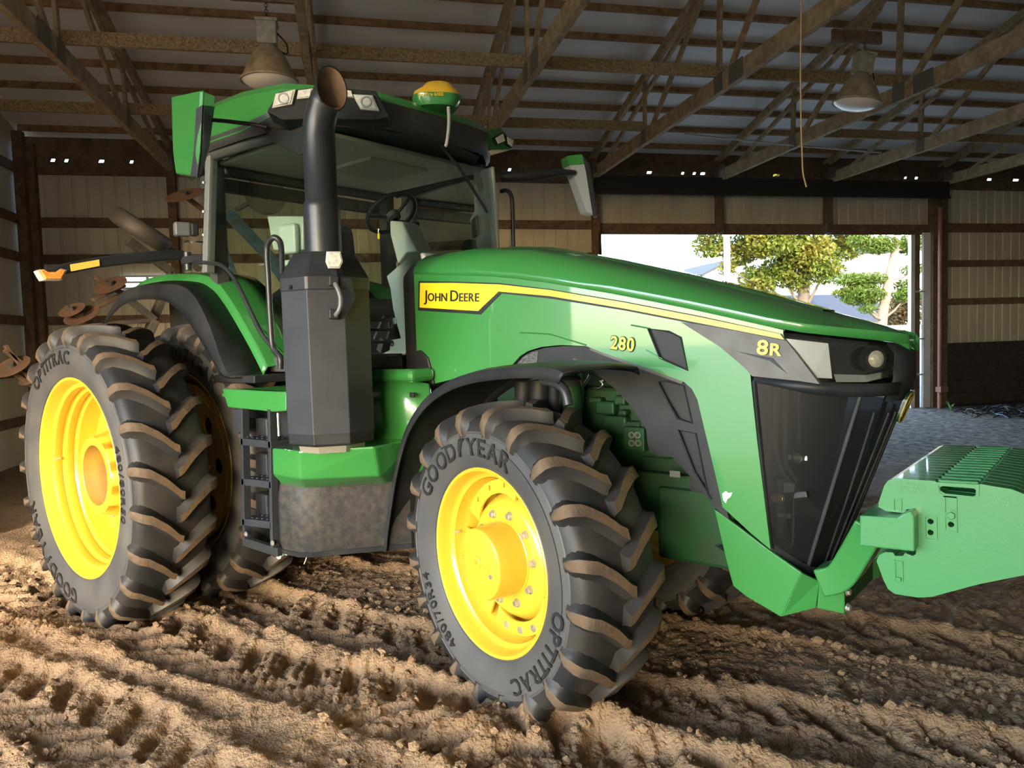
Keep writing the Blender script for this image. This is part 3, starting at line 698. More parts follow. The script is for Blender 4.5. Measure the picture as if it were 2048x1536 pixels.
for (u, v, s) in ((1725, 590, 1.3), (1700, 560, .9), (1740, 560, 1.0), (1815, 590, .9), (1810, 570, .7), (1760, 490, 1.1), (1820, 490, 1.2), (1720, 480, .8), (1830, 540, .8), (1780, 400, 1.8), (1740, 430, 1.3), (1840, 420, 1.6), (1690, 585, .7), (1735, 618, .6)):
    blobs.append((od(u, v, D2+random.uniform(-.6, .6))-b2, (s*.62, s*.62, s*.30)))
leafy('pine_tree', 'leaning pine with pale bare trunk seen at the right of the doorway', b2, [tuple(p) for p in tp2], 0.21, blobs, 16000, 0.10, LEAF2, BARK2, needles=True)
D3 = 27.0; b3 = oz(1806, D3)
leafy('autumn_bush', 'brownish bush behind the pine trunk near the white fence', b3, [(0, 0, 0), (0, 0, 1), (0, .1, 2)], 0.08, [(od(u, v, D3)-b3, (s, s, s*.7)) for u, v, s in ((1790, 620, .7), (1815, 600, .8), (1805, 640, .8), (1828, 625, .6), (1785, 650, .4))], 3500, 0.07, LEAF3, BARK, 'bush')
b4 = oz(1455, 30.0); t = thing('utility_pole', 'pale utility pole standing before the leafy tree', 'pole', b4)
mb = MB(); mb.tube([(0, 0, 0), (0, 0, 9.5)], [0.17, 0.12], 12); mb.build('pole', mat('pale_pole', (0.42, 0.39, 0.34), 0.8), t, smooth=40)
mb = MB(); mb.box((0, 0, 9.0), (2.2, 0.1, 0.12), BRZ); mb.build('crossarm', BARK, t)
HW = mat('house_siding', (0.30, 0.31, 0.34), 0.7); HR = mat('slate_roof', (0.014, 0.016, 0.021), 0.8, noise=(4, (0.022, 0.024, 0.03), .8)); HWIN = mat('house_window', (0.12, 0.16, 0.2), 0.2); HG = mat('garage_wall', (0.19, 0.165, 0.15), 0.8); RAILW = mat('white_rail', (0.9, 0.9, 0.9), 0.6)
def house(name, label, u0, u1, veave, vridge, D, depth, wm, gable_front, windows=(), overhang=.3):
    r0, z0 = atd(u0, veave, D); r1, z1 = atd(u1, veave, D); zr = atd((u0+u1)/2, vridge, D)[1]; ze = (z0+z1)/2
    c = np.array(B((r0+r1)/2, D, -0.05)); w = (r1-r0)
    t = thing(name, label, 'house', c, BRZ)
    mb = MB()
    if gable_front: mb.prism([(-w/2, 0, 0), (w/2, 0, 0), (w/2, 0, ze), (0, 0, zr), (-w/2, 0, ze)], (0, depth, 0))
    else: mb.prism([(-w/2, 0, 0), (-w/2, depth, 0), (-w/2, depth, ze), (-w/2, depth/2, zr), (-w/2, 0, ze)], (w, 0, 0))
    mb.build('wall', wm, t)
    for s in (-1, 1):
        mb = MB(); o = overhang
        if gable_front:
            k = (zr-ze)/(w/2); mb.prism([(0, -o, zr+.05), (s*(w/2+o), -o, ze-k*o+.05), (s*(w/2+o), -o, ze-k*o+.2), (0, -o, zr+.2)], (0, depth+2*o, 0))
        else:
            k = (zr-ze)/(depth/2); y0 = depth/2; y1 = y0+s*(depth/2+o); mb.prism([(-w/2-o, y0, zr+.05), (-w/2-o, y1, ze-k*o+.05), (-w/2-o, y1, ze-k*o+.2), (-w/2-o, y0, zr+.2)], (w+2*o, 0, 0))
        mb.build('roof_slope', HR, t)
    for (wx, wz, ww, wh) in windows:
        mb = MB(); mb.box((wx, -0.03, wz), (ww+.16, 0.06, wh+.16)); f = mb.build('window', RAILW, t)
        mb = MB(); mb.box((wx, -0.05, wz), (ww, 0.05, wh)); mb.build('pane', HWIN, f)
    return t, ze
house('house', 'distant pale house with grey gable roof beside the utility pole', 1408, 1520, 548, 520, 62, 9, HW, True, ((-1.2, 5.4, .8, 1.1), (1.2, 5.4, .8, 1.1)))
h2, ze2 = house('house', 'white house with upper balcony behind the leafy tree', 1600, 1775, 505, 470, 52, 9, HW, False, ((-1.2, 5.9, 1.2, 1.9), (1.4, 6.3, .9, 1.2), (-2.6, 5.9, .8, 1.2)))
zb = atd(1650, 592, 52)[1]; zt = atd(1650, 572, 52)[1]; ra, _ = atd(1622, 590, 52); rb, _ = atd(1690, 590, 52); rc = (atd(1600, 505, 52)[0]+atd(1775, 505, 52)[0])/2
bal = MB(); bal.box(((ra+rb)/2-rc, -0.9, zb-.1), (rb-ra, 1.8, .2)); bal.build('balcony_floor', RAILW, h2)
for zz in (zb+.1, zt): 
    mb = MB(); mb.box(((ra+rb)/2-rc, -1.75, zz), (rb-ra, .07, .08)); mb.build('rail', RAILW, h2)
for k in range(15):
    mb = MB(); mb.box((ra-rc+(rb-ra)*(k+.5)/15, -1.75, (zb+zt)/2), (.05, .05, zt-zb)); mb.build('baluster', RAILW, h2)
for xx in (ra-rc+.1, rb-rc-.1):
    mb = MB(); mb.box((xx, -1.7, zb/2), (.14, .14, zb)); mb.build('balcony_post', RAILW, h2)
house('garage', 'low garage with dark shingled roof in front of the white house', 1640, 1800, 642, 586, 42, 8, HG, False)
fr0 = oz(1760, 19.0); ft = thing('fence', 'white rail fence outside the doorway beside the pine', 'fence', fr0, BRZ)
for x in (0, 1.2, 2.4):
    mb = MB(); mb.box((x, 0, 0.75), (.12, .12, 1.6)); mb.build('post', RAILW, ft)
for v in (655, 672, 690):
    z = atd(1810, v, 19.0)[1]; mb = MB(); mb.box((1.2, -.06, z+.05), (2.8, .05, .15)); mb.build('rail', RAILW, ft)
# ================================================================== tractor
TRC = thing('tractor', 'large green and yellow row-crop tractor with dual rear wheels and black exhaust stack', 'tractor', (0, 0, 0))

def carcass_profile(R, rb, hw, h):
    H = R-h-rb
    return [(0, R-h), (.45*hw, R-h-.004), (.80*hw, R-h-.016), (.94*hw, R-h-.040), (1.00*hw, R-h-.085), (1.04*hw, R-h-.14), (1.055*hw, rb+.52*H),
            (1.04*hw, rb+.36*H), (.99*hw, rb+.20*H), (.93*hw, rb+.09*H), (.885*hw, rb+.02*H), (.87*hw, rb-.004), (.80*hw, rb-.02)]
def tyre_mesh(R, rb, hw, h, seg=84):
    half = carcass_profile(R, rb, hw, h); prof = [(-y, r) for y, r in reversed(half)]+half[1:]
    mb = MB(); mb.lathe(prof, seg); k = len(prof)-1
    for i in range(len(mb.f)):                      # tread band versus sidewall
        j = i % k; mb.m[i] = 0 if 8 <= j < k-8 else 1
    # fine moulding rings
    for s in (-1, 1):
        for fr in (.06, .66):
            H = R-h-rb; r = rb+fr*H; y = np.interp(r, [p[1] for p in half[::-1]], [p[0] for p in half[::-1]])
            mb.lathe([(s*y, r-.006), (s*(y+.004), r), (s*y, r+.006)], seg, mi=1)
    return mb
def lug_mesh(R, rb, hw, h, L, side, wt=0.0245):
    half = carcass_profile(R, rb, hw, h)
    pts = [(-.06*hw, R-h)]+half[:5]+[(1.02*hw, R-h-.108)]
    # dense resample along the profile
    P = [np.array(p) for p in pts]; seg = [np.linalg.norm(P[i+1]-P[i]) for i in range(len(P)-1)]; tot = sum(seg)
    def pos(t):
        s = t*tot
        for i, q in enumerate(seg):
            if s <= q or i == len(seg)-1: return P[i]+(P[i+1]-P[i])*min(1, s/q)
            s -= q
    n = 13; rows = []
    for i in range(n):
        t = i/(n-1); c = pos(t); a = pos(max(0, t-.03)); b = pos(min(1, t+.03)); tn = (b-a)/np.linalg.norm(b-a); nm = np.array([-tn[1], tn[0]])
        if nm[1] < 0 and nm[0] < 0: nm = -nm
        u = min(1, max(0, c[0]/hw)); lead = L*(1-u)**1.45
        hh = h*(1.0 if t < .70 else max(0.10, 1-((t-.70)/.30)**1.3*.90))
        w_top = wt*(1.0+.25*t) if t < .8 else wt*(1.25-.9*(t-.8)/.2); w_bot = w_top+.016+.012*t
        top = c+nm*hh; bot = c-nm*.006
        mid = c+nm*hh*.30; wm = w_top+.012+.006*t
        rows.append([(q, lead, w) for q, w in ((bot, -w_bot-.020), (mid, -wm), (top, -w_top), (top, w_top), (mid, wm), (bot, w_bot+.020))])
    mb = MB(); vs = []
    for rw in rows:
        for q, lead, w in rw:
            an = (lead+w)/R; vs.append((q[1]*math.sin(an), side*q[0], q[1]*math.cos(an)))
    for i in range(n-1):
        for k in range(5):
            mb.f.append((i*6+k, i*6+k+1, (i+1)*6+k+1, (i+1)*6+k)); mb.m.append(1 if k == 2 else 0)
    mb.f += [(5, 4, 3, 2, 1, 0), tuple((n-1)*6+k for k in range(6))]; mb.m += [0, 0]; mb.v = vs
    return mb
def ring_text(mb, s, r, phi0, size, y, rise=0.003, spread=1.0, out=-1):
    """letters standing around the sidewall, read clockwise as seen from outside (-Y)"""
    phi = phi0
    for ch in s:
        if ch == ' ': phi += size*.4/r; continue
        if ch == '^':                               # winged foot mark
            pv, fs = plate_mesh([[(0, 0), (.16, 0), (.26, .22), (.56, .70), (.44, .72), (.36, .60), (.36, .72), (.27, .60), (.26, .70), (.17, .52), (.10, .28), (.12, .10)]])
            vs = [(x*size, y*size, (h-.5)*2*rise) for x, y, h in pv]; a, b = 0.0, .56*size
        else: vs, fs, (a, b) = text_mesh(ch, size, rise, 'LEFT', size*0.012)
        w = (b-a)*spread; ph = phi+w/2/r
        pts = []
        for x, yy, z in vs:
            rr = r+yy; an = ph+((x-(a+b)/2)*spread)/r
            pts.append((rr*math.sin(an), y-z-.001, rr*math.cos(an)))
        mb.add(pts, fs); phi += (w+size*.12)/r
    return phi

_wheel_cache = {}
def tyre(name, key, R, rb, hw, h, nlug, L, loc, rz, phase=0.0, texts=(), label=None, lugs=True):
    if key not in _wheel_cache:
        mb = tyre_mesh(R, rb, hw, h); o = mb.build(name, [RUBBER, RUBBER_SIDE], TRC, smooth=42, loc=loc, rot=(0, 0, rz))
        lm = [lug_mesh(R, rb, hw, h, L, s) for s in (-1, 1)]; mes = []
        for k, m in enumerate(lm):
            q = m.build('tread_lug', [RUBBER, TREAD_DIRT], o, smooth=50); mes.append(q.data); bpy.data.objects.remove(q)
        _wheel_cache[key] = (o.data, mes)
    else:
        o = link(name, _wheel_cache[key][0], TRC, loc=loc, rot=(0, 0, rz))
    if label: o['label'] = label
    if lugs:
        for k in range(nlug):
            for si in (0, 1):
                q = link('tread_lug', _wheel_cache[key][1][si], o); q.rotation_euler = (0, phase+2*PI*(k+si*.5)/nlug, 0)
    for (s, r, phi, size) in texts:
        half = carcass_profile(R, rb, hw, h); rm = r+size*.35; mb = MB()
        y = float(np.interp(rm, [p[1] for p in half[::-1]], [p[0] for p in half[::-1]]))
        ring_text(mb, s, r, phi, size, -y-.001); q = mb.build('lettering', RUBBER_TEXT, o); q['kind'] = 'stuff'
    return o
def hexbolt(mb, c, n, r=0.02, h=0.018, washer=True, mi=0):
    n = Vector(n).normalized(); q = n.to_track_quat('Y', 'Z').to_matrix().to_4x4(); Mx = Matrix.Translation(Vector(c)) @ q
    if washer: mb.lathe([(0, r*1.35), (.005, r*1.35), (.005, 0.0005)], 14, Mx, mi=mi)
    mb.lathe([(.004, r), (h, r), (h+.002, r*.85), (h+.002, 0.0005)], 6, Mx, mi=mi)
def bolt_obj(parent, c, n, r=0.02, h=0.018, m=STEEL, name='wheel_bolt', washer=True):
    mb = MB(); hexbolt(mb, (0, 0, 0), n, r, h, washer); return mb.build(name, m, parent, loc=c, smooth=35)

# geometry of the axles
ZR, ZF, WBASE, STEER = 0.955, 0.715, 2.997, -0.230
YO, YI = -1.495, -0.762
R_REAR, RB_REAR, R_FRONT, RB_FRONT = 1.030, 0.668, 0.775, 0.455
fax = np.array([math.sin(STEER), -math.cos(STEER), 0.0])           # outward axle direction of the near front wheel
FC = np.array([WBASE, -0.977, ZF])-fax*0.205
d2r = math.radians
rear_txt = (('OPTITRAC', 0.765, d2r(-42), 0.125), ('GOOD^YEAR', 0.76, d2r(182), 0.14), ('480/80R50', 0.765, d2r(70), 0.09))
front_txt = (('GOOD^YEAR', 0.525, d2r(-62), 0.122), ('OPTITRAC', 0.540, d2r(98), 0.105), ('480/70R34', 0.530, d2r(208), 0.082))
rear_in_txt = (('GOOD^YEAR', 0.76, d2r(-25), 0.14),)
t_ro = tyre('rear_outer_tyre', 'rear', R_REAR, RB_REAR, .236, .055, 23, .19, (0, YO, ZR), 0, 0.06, rear_txt, 'rear dual tyre nearest the left edge')
t_ri = tyre('rear_inner_tyre', 'rear', R_REAR, RB_REAR, .236, .055, 23, .19, (0, YI, ZR), 0, 0.12, rear_in_txt)
t_li = tyre('rear_inner_tyre', 'rear', R_REAR, RB_REAR, .236, .055, 23, .19, (0, -YI, ZR), 0, 0.20)
t_lo = tyre('rear_outer_tyre', 'rear', R_REAR, RB_REAR, .236, .055, 23, .19, (0, -YO, ZR), 0, 0.02)
t_f = tyre('front_tyre', 'front', R_FRONT, RB_FRONT, .236, .050, 20, .165, FC, STEER, 0.10, front_txt, 'near front tyre turned towards the camera')
t_fl = tyre('front_tyre', 'front', R_FRONT, RB_FRONT, .236, .050, 20, .165, (WBASE, 0.78, ZF), STEER, 0.05)

# ---- rear outer rim with cast dual hub
def rear_rim(name, loc, flip, m, detail):
    mb = MB()
    prof = [(-.203, .668), (-.212, .674), (-.216, .667), (-.212, .655), (-.19, .645), (-.155, .640), (-.142, .634), (-.136, .606), (-.10, .602), (-.086, .610), (-.072, .604), (-.064, .582), (-.03, .579), (-.016, .587), (-.004, .580), (.004, .562), (.12, .560), (.15, .60), (.20, .662), (.212, .674)]
    mb.lathe(prof, 84)
    mb.lathe([(.12, .565), (.125, .53), (.118, .48), (.10, .41), (.095, .34), (.095, .20)], 72)
    o = mb.build(name, m, TRC, smooth=38, loc=loc, rot=(0, 0, PI if flip else 0))
    if not detail: return o
    # cast hub: cone with scalloped feet
    hb = MB(); n = 120; prof = [(-.095, .205), (-.104, .214), (-.105, .250), (-.096, .262), (-.04, .278), (.01, .296), (.06, .322), (.095, .345), (.095, .30)]
    vs = []
    for i in range(n):
        an = 2*PI*i/n; nt_ = max(0.0, math.cos(10*an))**1.0
        for k, (y, r) in enumerate(prof):
            cut = {3: 0.0, 4: .022, 5: .085, 6: .125, 7: .15}.get(k, 0.0)*min(1, nt_*1.5); vs.append(((r-cut)*math.sin(an), y, (r-cut)*math.cos(an)))
    m_ = len(prof); hb.add(vs, [(i*m_+k, i*m_+k+1, ((i+1) % n)*m_+k+1, ((i+1) % n)*m_+k) for i in range(n) for k in range(m_-1)])
    hub = hb.build('cast_hub', m, o, smooth=50)
    ib = MB(); ib.lathe([(-.098, .206), (-.02, .203), (.0, .198), (.02, .20), (.16, .20), (.17, .12), (.16, .1), (.16, .0005)], 64); ib.build('hub_bore', YELLOW_DIRTY, o, smooth=40)
    for k in range(10):
        a = 2*PI*(k+.5)/10; bolt_obj(o, (.325*math.sin(a), .05, .325*math.cos(a)), (0, -1, 0), .014, .016)
    tm = MB(); ring_text(tm, 'JD R266', .224, d2r(95), .022, -.105, .002); tm.build('cast_number', m, o)
    cb = MB(); cb.box((.275*math.sin(1.62), -.045, .275*math.cos(1.62)), (.03, .05, .06)); cb.build('clip', m, o, bevel=.006)
    v = MB(); v.tube([(.600*math.sin(-1.45), -.10, .600*math.cos(-1.45)), (.585*math.sin(-1.45), -.135, .585*math.cos(-1.45))], .010, 8); v.build('valve_stem', STEEL, o, smooth=40)
    return o
rear_rim('rear_outer_rim', (0, YO, ZR), False, YELLOW, True)
rear_rim('rear_outer_rim', (0, -YO, ZR), True, YELLOW, False)
def inner_rim(loc, flip, detail=True):
    o = rear_rim('rear_inner_rim', loc, flip, YELLOW_DIRTY, False)
    if detail:
        mb = MB(); loops = [circ(0, 0, .585, 60), circ(0, 0, .18, 30)]+[circ(.40*math.cos(2*PI*k/8), .40*math.sin(2*PI*k/8), .062, 16) for k in range(8)]
        mb.plate(loops, .018, lambda a, b, h: (a, -.150-h, b)); mb.build('wheel_disc', YELLOW_DIRTY, o, smooth=30)
        mb = MB(); mb.lathe([(-.14, .50), (-.175, .515), (-.175, .53), (-.15, .545)], 60); mb.build('disc_ring', YELLOW_DIRTY, o, smooth=40)
        for k in range(10):
            a = 2*PI*(k+.3)/10; bolt_obj(o, (.555*math.sin(a), -.168, .555*math.cos(a)), (0, -1, 0), .018, .02, YELLOW_DIRTY)
            a += .2; bolt_obj(o, (.30*math.sin(a), -.168, .30*math.cos(a)), (0, -1, 0), .018, .02, YELLOW_DIRTY)
    return o
inner_rim((0, YI, ZR), False); inner_rim((0, -YI, ZR), True, False)
mb = MB(); mb.lathe([(-1.36, .0005), (-1.36, .055), (1.36, .055), (1.36, .0005)], 20, T3((0, 0, ZR))); mb.build('rear_axle', GREEN_DIRTY_SHADED, TRC, smooth=40)
mb = MB(); mb.lathe([(-.95, .10), (-.9, .16), (-.55, .17), (-.5, .25), (.5, .25), (.55, .17), (.9, .16), (.95, .10)], 24, T3((0, 0, ZR))); mb.build('axle_housing', GREEN_DIRTY_SHADED, TRC, smooth=40)

# ---- front rims
def front_rim(loc, rz, detail):
    mb = MB()
    mb.lathe([(-.203, .455), (-.211, .461), (-.216, .455), (-.212, .444), (-.19, .435), (-.155, .431), (-.142, .424), (-.132, .406), (-.085, .403), (-.07, .396), (-.055, .386), (.05, .382), (.11, .41), (.19, .45), (.21, .461)], 72)
    o = mb.build('front_rim', YELLOW, TRC, smooth=38, loc=loc, rot=(0, 0, rz))
    if not detail: return o
    mb = MB(); mb.lathe([(-.092, .16), (-.096, .17), (-.097, .255), (-.090, .272), (-.06, .298), (-.01, .325), (.02, .345), (.02, .384)], 72); mb.build('wheel_disc', YELLOW, o, smooth=45)
    # clamp segments around the rim
    for a0, a1, nb, filled in ((-62, 12, 3, False), (28, 102, 3, False), (118, 200, 4, True), (208, 282, 3, True)):
        lo = []
        A = np.linspace(d2r(a0), d2r(a1), 14); ri = .318
        lo = [(.386*math.sin(a), .386*math.cos(a)) for a in A]+[((ri+.03*abs((i-6.5)/6.5)**3*-1)*math.sin(a), (ri+.03*abs((i-6.5)/6.5)**3*-1)*math.cos(a)) for i, a in reversed(list(enumerate(A)))]
        hs = []
        for k in range(nb):
            a = d2r(a0+(a1-a0)*(k+.75)/(nb+.5)); x, z = .357*math.sin(a), .357*math.cos(a)
            if not filled: hs.append([(x-.007, z-.013), (x+.007, z-.013), (x+.007, z+.013), (x-.007, z+.013)])
        cb = MB(); cb.plate([lo]+hs, .012, lambda a, b, h: (a, -.062-h, b)); seg = cb.build('clamp_segment', YELLOW, o)
        if filled:
            for k in range(nb):
                a = d2r(a0+(a1-a0)*(k+.75)/(nb+.5)); bb = MB(); bb.lathe([(-.0, .0005), (-.004, .012), (-.002, .018), (.004, .019)], 14, T3((.357*math.sin(a), -.078, .357*math.cos(a)))); bb.build('clamp_bolt', STEEL, o, smooth=50)
    for k in range(10):
        a = 2*PI*(k+.35)/10; bolt_obj(o, (.222*math.sin(a), -.097, .222*math.cos(a)), (0, -1, 0), .0165, .020)
    mb = MB(); mb.lathe([(-.09, .186), (-.10, .186), (-.104, .180), (-.24, .176), (-.255, .170), (-.262, .155), (-.263, .0005)], 64); hub = mb.build('hub_cap', YELLOW, o, smooth=35)
    mb = MB(); mb.lathe([(-.262, .030), (-.268, .030), (-.270, .027), (-.270, .0005)], 24, T3((.0, 0, .012))); mb.lathe([(-.268, .009), (-.276, .008), (-.276, .0005)], 4, T3((.0, 0, .012))); mb.build('centre_plug', YELLOW, o, smooth=35)
    mb = MB(); hexbolt(mb, (.105, -.262, -.035), (0, -1, 0), .009, .006); mb.build('drain_plug', STEEL, o)
    mb = MB(); mb.box((.06, -.263, .0), (.062, .004, .05)); vs, fs, w = text_mesh('R3', .03, .001); mb.add([(x+.042, -.266-z, y-.008) for x, y, z in vs], fs); mb.build('cast_plate', YELLOW, o)
    tm = MB(); ring_text(tm, 'JOHN DEERE', .118, d2r(228), .021, -.2625, .0015); tm.build('cast_name', YELLOW, o)
    v = MB(); v.tube([(.405*math.sin(-1.42), -.10, .405*math.cos(-1.42)), (.392*math.sin(-1.42), -.13, .392*math.cos(-1.42))], .008, 8); v.build('valve_stem', STEEL, o, smooth=40)
    return o
front_rim(FC, STEER, True); ffr = front_rim((WBASE, 0.78, ZF), STEER+PI, False)
mb = MB(); mb.lathe([(.02, .384), (.02, .345), (-.06, .298), (-.09, .27), (-.09, .0005)], 48); mb.build('wheel_disc', YELLOW_DIRTY, ffr, smooth=40)
# ------------------------------------------------------------------ hood
def ys(x): return -0.46+0.018*(x-2.0)
HSP, HSN = (2, -.46, 0), (-.018, 1, 0)
def hs(u, v, off=0.0):
    q = atp(u, v, (2, -.46-off, 0), HSN); return (float(q[0]), float(q[2]))
def hs3(u, v, off=0.0): return atp(u, v, (2, -.46-off, 0), HSN)
zc_x = [1.95, 2.0, 2.4, 2.8, 3.05, 3.37, 3.66, 3.92, 4.17, 4.30, 4.45, 4.56, 4.63, 4.66]
zc_z = [2.345, 2.35, 2.352, 2.305, 2.245, 2.160, 2.078, 1.998, 1.918, 1.872, 1.825, 1.785, 1.752, 1.72]
l1x = [2.0, 2.05, 2.68, 3.02, 3.47, 3.86, 4.25, 4.40, 4.56, 4.63, 4.66]; l1z = [2.207, 2.203, 2.14, 2.08, 1.985, 1.892, 1.79, 1.765, 1.738, 1.725, 1.712]
def hw_at(x): return float(np.interp(x, [2.0, 4.2, 4.30, 4.40, 4.50, 4.58, 4.64, 4.66], [.46, .42, .395, .335, .255, .18, .10, .05]))
def hood_sec(x, inset=0.0, drop=0.0):
    zc = float(np.interp(x, zc_x, zc_z))-drop; z1 = float(np.interp(x, l1x, l1z))-drop; w = hw_at(x)-inset
    half = [(0.0, zc), (.30*w, zc-.004), (.66*w, zc-.020), (.76*w, zc-.034), (.90*w, zc-(zc-z1)*.46), (.985*w, z1+.035), (w, z1)]
    return [(x, -y, z) for y, z in reversed(half)]+[(x, y, z) for y, z in half[1:]]
xs_ = [2.0, 2.2, 2.4, 2.6, 2.8, 3.0, 3.2, 3.4, 3.6, 3.8, 4.0, 4.17, 4.30, 4.38, 4.45, 4.52, 4.58, 4.62, 4.645, 4.66]
mb = MB(); mb.loft([hood_sec(x) for x in xs_]); hood = mb.build('hood', GREEN, TRC, smooth=24, solid=.012)
# raised centre strip
mb = MB(); secs = []
for x in [2.5, 2.8, 3.2, 3.6, 4.0, 4.3]:
    z = float(np.interp(x, zc_x, zc_z)); w = .13 if x < 4.2 else .08
    secs.append([(x, -w-.03, z-.004), (x, -w, z+.010), (x, w, z+.010), (x, w+.03, z-.004)])
mb.loft(secs); mb.build('hood_ridge', GREEN, hood, smooth=40)

def side_plate(name, loops, m, off=0.0, t=.02, parent=None, bevel=0.0, label=None, mirror=False):
    mb = MB(); mb.plate(loops, t, lambda a, b, h: (a, (ys(a)-off+h)*(-1 if mirror else 1), b)); return mb.build(name, m, parent or TRC, bevel=bevel, label=label)
P_ = lambda *uv: [hs(u, v) for u, v in uv]
l1line = [(2.0, 2.207)]+[(x, float(np.interp(x, l1x, l1z))) for x in (2.4, 2.68, 3.02, 3.47, 3.86, 4.10, 4.20, 4.235)]
# green flank of the hood; cut-outs: mesh vent, 8R panel, wheel arch
vent_a = P_((1296, 657), (1338, 663), (1362, 675), (1376, 741), (1320, 716))
flank = l1line[:]+[hs(1578, 668), hs(1572, 690)]
flank = l1line+[(4.235, 1.775)]+P_((1575, 690), (1500, 745), (1514, 880), (1541, 1099), (1500, 1065), (1445, 1014), (1438, 980), (1395, 800), (1384, 778), (1368, 764), (1290, 735), (1205, 705), (1172, 692), (1120, 690), (1082, 694), (1056, 702), (1040, 712), (1026, 728), (1010, 742), (930, 752), (867, 768), (862, 745), (848, 716), (832, 706))
flank.append((2.0, 1.75))
for mi_ in (False, True):
    side_plate('hood_side_panel', [flank, vent_a], GREEN, 0, .02, hood, .006, mirror=mi_)
side_plate('vent_screen', [P_((1294, 655), (1340, 661), (1366, 673), (1380, 745), (1318, 718))], SCREEN_GREY, -.012, .004, hood)
# lighter bevel ribs along the flank
for uv in (((1040, 665), (1100, 668), (1172, 690)), ((1262, 650), (1300, 657)), ((1292, 700), (1325, 718))):
    mb = MB(); mb.tube([hs3(u, v, .002) for u, v in uv], .004, 6); mb.build('crease_rib', GREEN, hood, smooth=60)
side_plate('paint_chip', [P_((1445, 987), (1452, 982), (1457, 986), (1465, 985), (1461, 994), (1455, 998), (1452, 1006), (1447, 1000))], RAILW, .003, .006, hood)
# yellow stripe with black border and name
outer = P_((838, 562), (905, 563), (1000, 566), (1100, 578), (1250, 603), (1400, 632), (1564, 668), (1574, 683), (1400, 650), (1250, 621), (1100, 597), (1003, 587), (962, 629), (837, 621))
mb = MB(); mb.plate([outer], .006, lambda a, b, h: (a, ys(a)-.004+h, b)); st = mb.build('stripe_border', BLACK, hood)
inner = P_((842, 566), (905, 566), (1000, 569), (1100, 580), (1250, 605), (1400, 634), (1561, 668), (1569, 679), (1400, 646), (1250, 617), (1100, 592), (999, 583), (958, 622), (841, 615))
mb = MB(); mb.plate([inner], .006, lambda a, b, h: (a, ys(a)-.008+h, b)); stp = mb.build('yellow_stripe', YELLOW_DECAL, hood)
def decal_text(pieces, p0, p1, cap, m, name, parent, off=.010, bold=.0, width=None, kind='stuff'):
    """pieces: list of (text, relative size); runs from image point p0 to p1 along the flank"""
    a = hs3(*p0, off); b = hs3(*p1, off); t = (b-a)/np.linalg.norm(b-a); up = np.array([0, 0, 1.0]); up = up-t*(up@t); up /= np.linalg.norm(up); n = np.array([0, -1, 0])
    x = 0.0; allv = []; allf = []
    for s, rs in pieces:
        if s == ' ': x += cap*.32*rs; continue
        vs, fs, (lo, hi) = text_mesh(s, cap*rs/.7, .002, 'LEFT', bold*cap); base = len(allv)
        allv += [(vx-lo+x, vy, vz) for vx, vy, vz in vs]; allf += [tuple(i+base for i in f) for f in fs]; x += (hi-lo)+cap*.13
    sc = np.linalg.norm(b-a)/x
    mb = MB(); mb.add([a+t*vx*sc+up*vy+n*vz for vx, vy, vz in allv], allf); return mb.build(name, m, parent, kind=kind)
capJ = .070
decal_text([('J', 1.12), ('O', .82), ('H', .82), ('N', .82), (' ', 1), ('D', 1.12), ('E', .82), ('E', .82), ('R', .82), ('E', .82)], (848, 602), (960, 603), .058, BLACK, 'maker_name', stp, .0105, .012)
decal_text([('2', 1), ('8', 1), ('0', 1)], (1220, 698), (1271, 704), .068, BLACK, 'model_number_edge', hood, .005, .05)
decal_text([('2', 1), ('8', 1), ('0', 1)], (1221, 697), (1270, 703), .064, YELLOW_DECAL, 'model_number', hood, .009, .02)
# 8R panel: dark grey cheek running to the headlamp
cheek = P_((1362, 644), (1420, 652), (1500, 667), (1574, 682), (1592, 705), (1640, 768), (1600, 762), (1505, 752), (1490, 735), (1440, 693))
ck = side_plate('cheek_panel', [cheek], GREY_PANEL, .006, .03, hood, .004)
mb = MB(); mb.prism([hs3(u, v, .008) for u, v in ((1470, 702), (1545, 716), (1575, 748), (1540, 722))], (0, .012, 0)); mb.build('cheek_groove', BLACK, ck)
decal_text([('8', 1.12), ('R', .90)], (1513, 708), (1567, 712), .056, YELLOW_DECAL, 'series_badge', ck, .012, .03)
mbm = side_plate('cheek_panel', [cheek], GREY_PANEL, .006, .03, hood, .004, mirror=True)

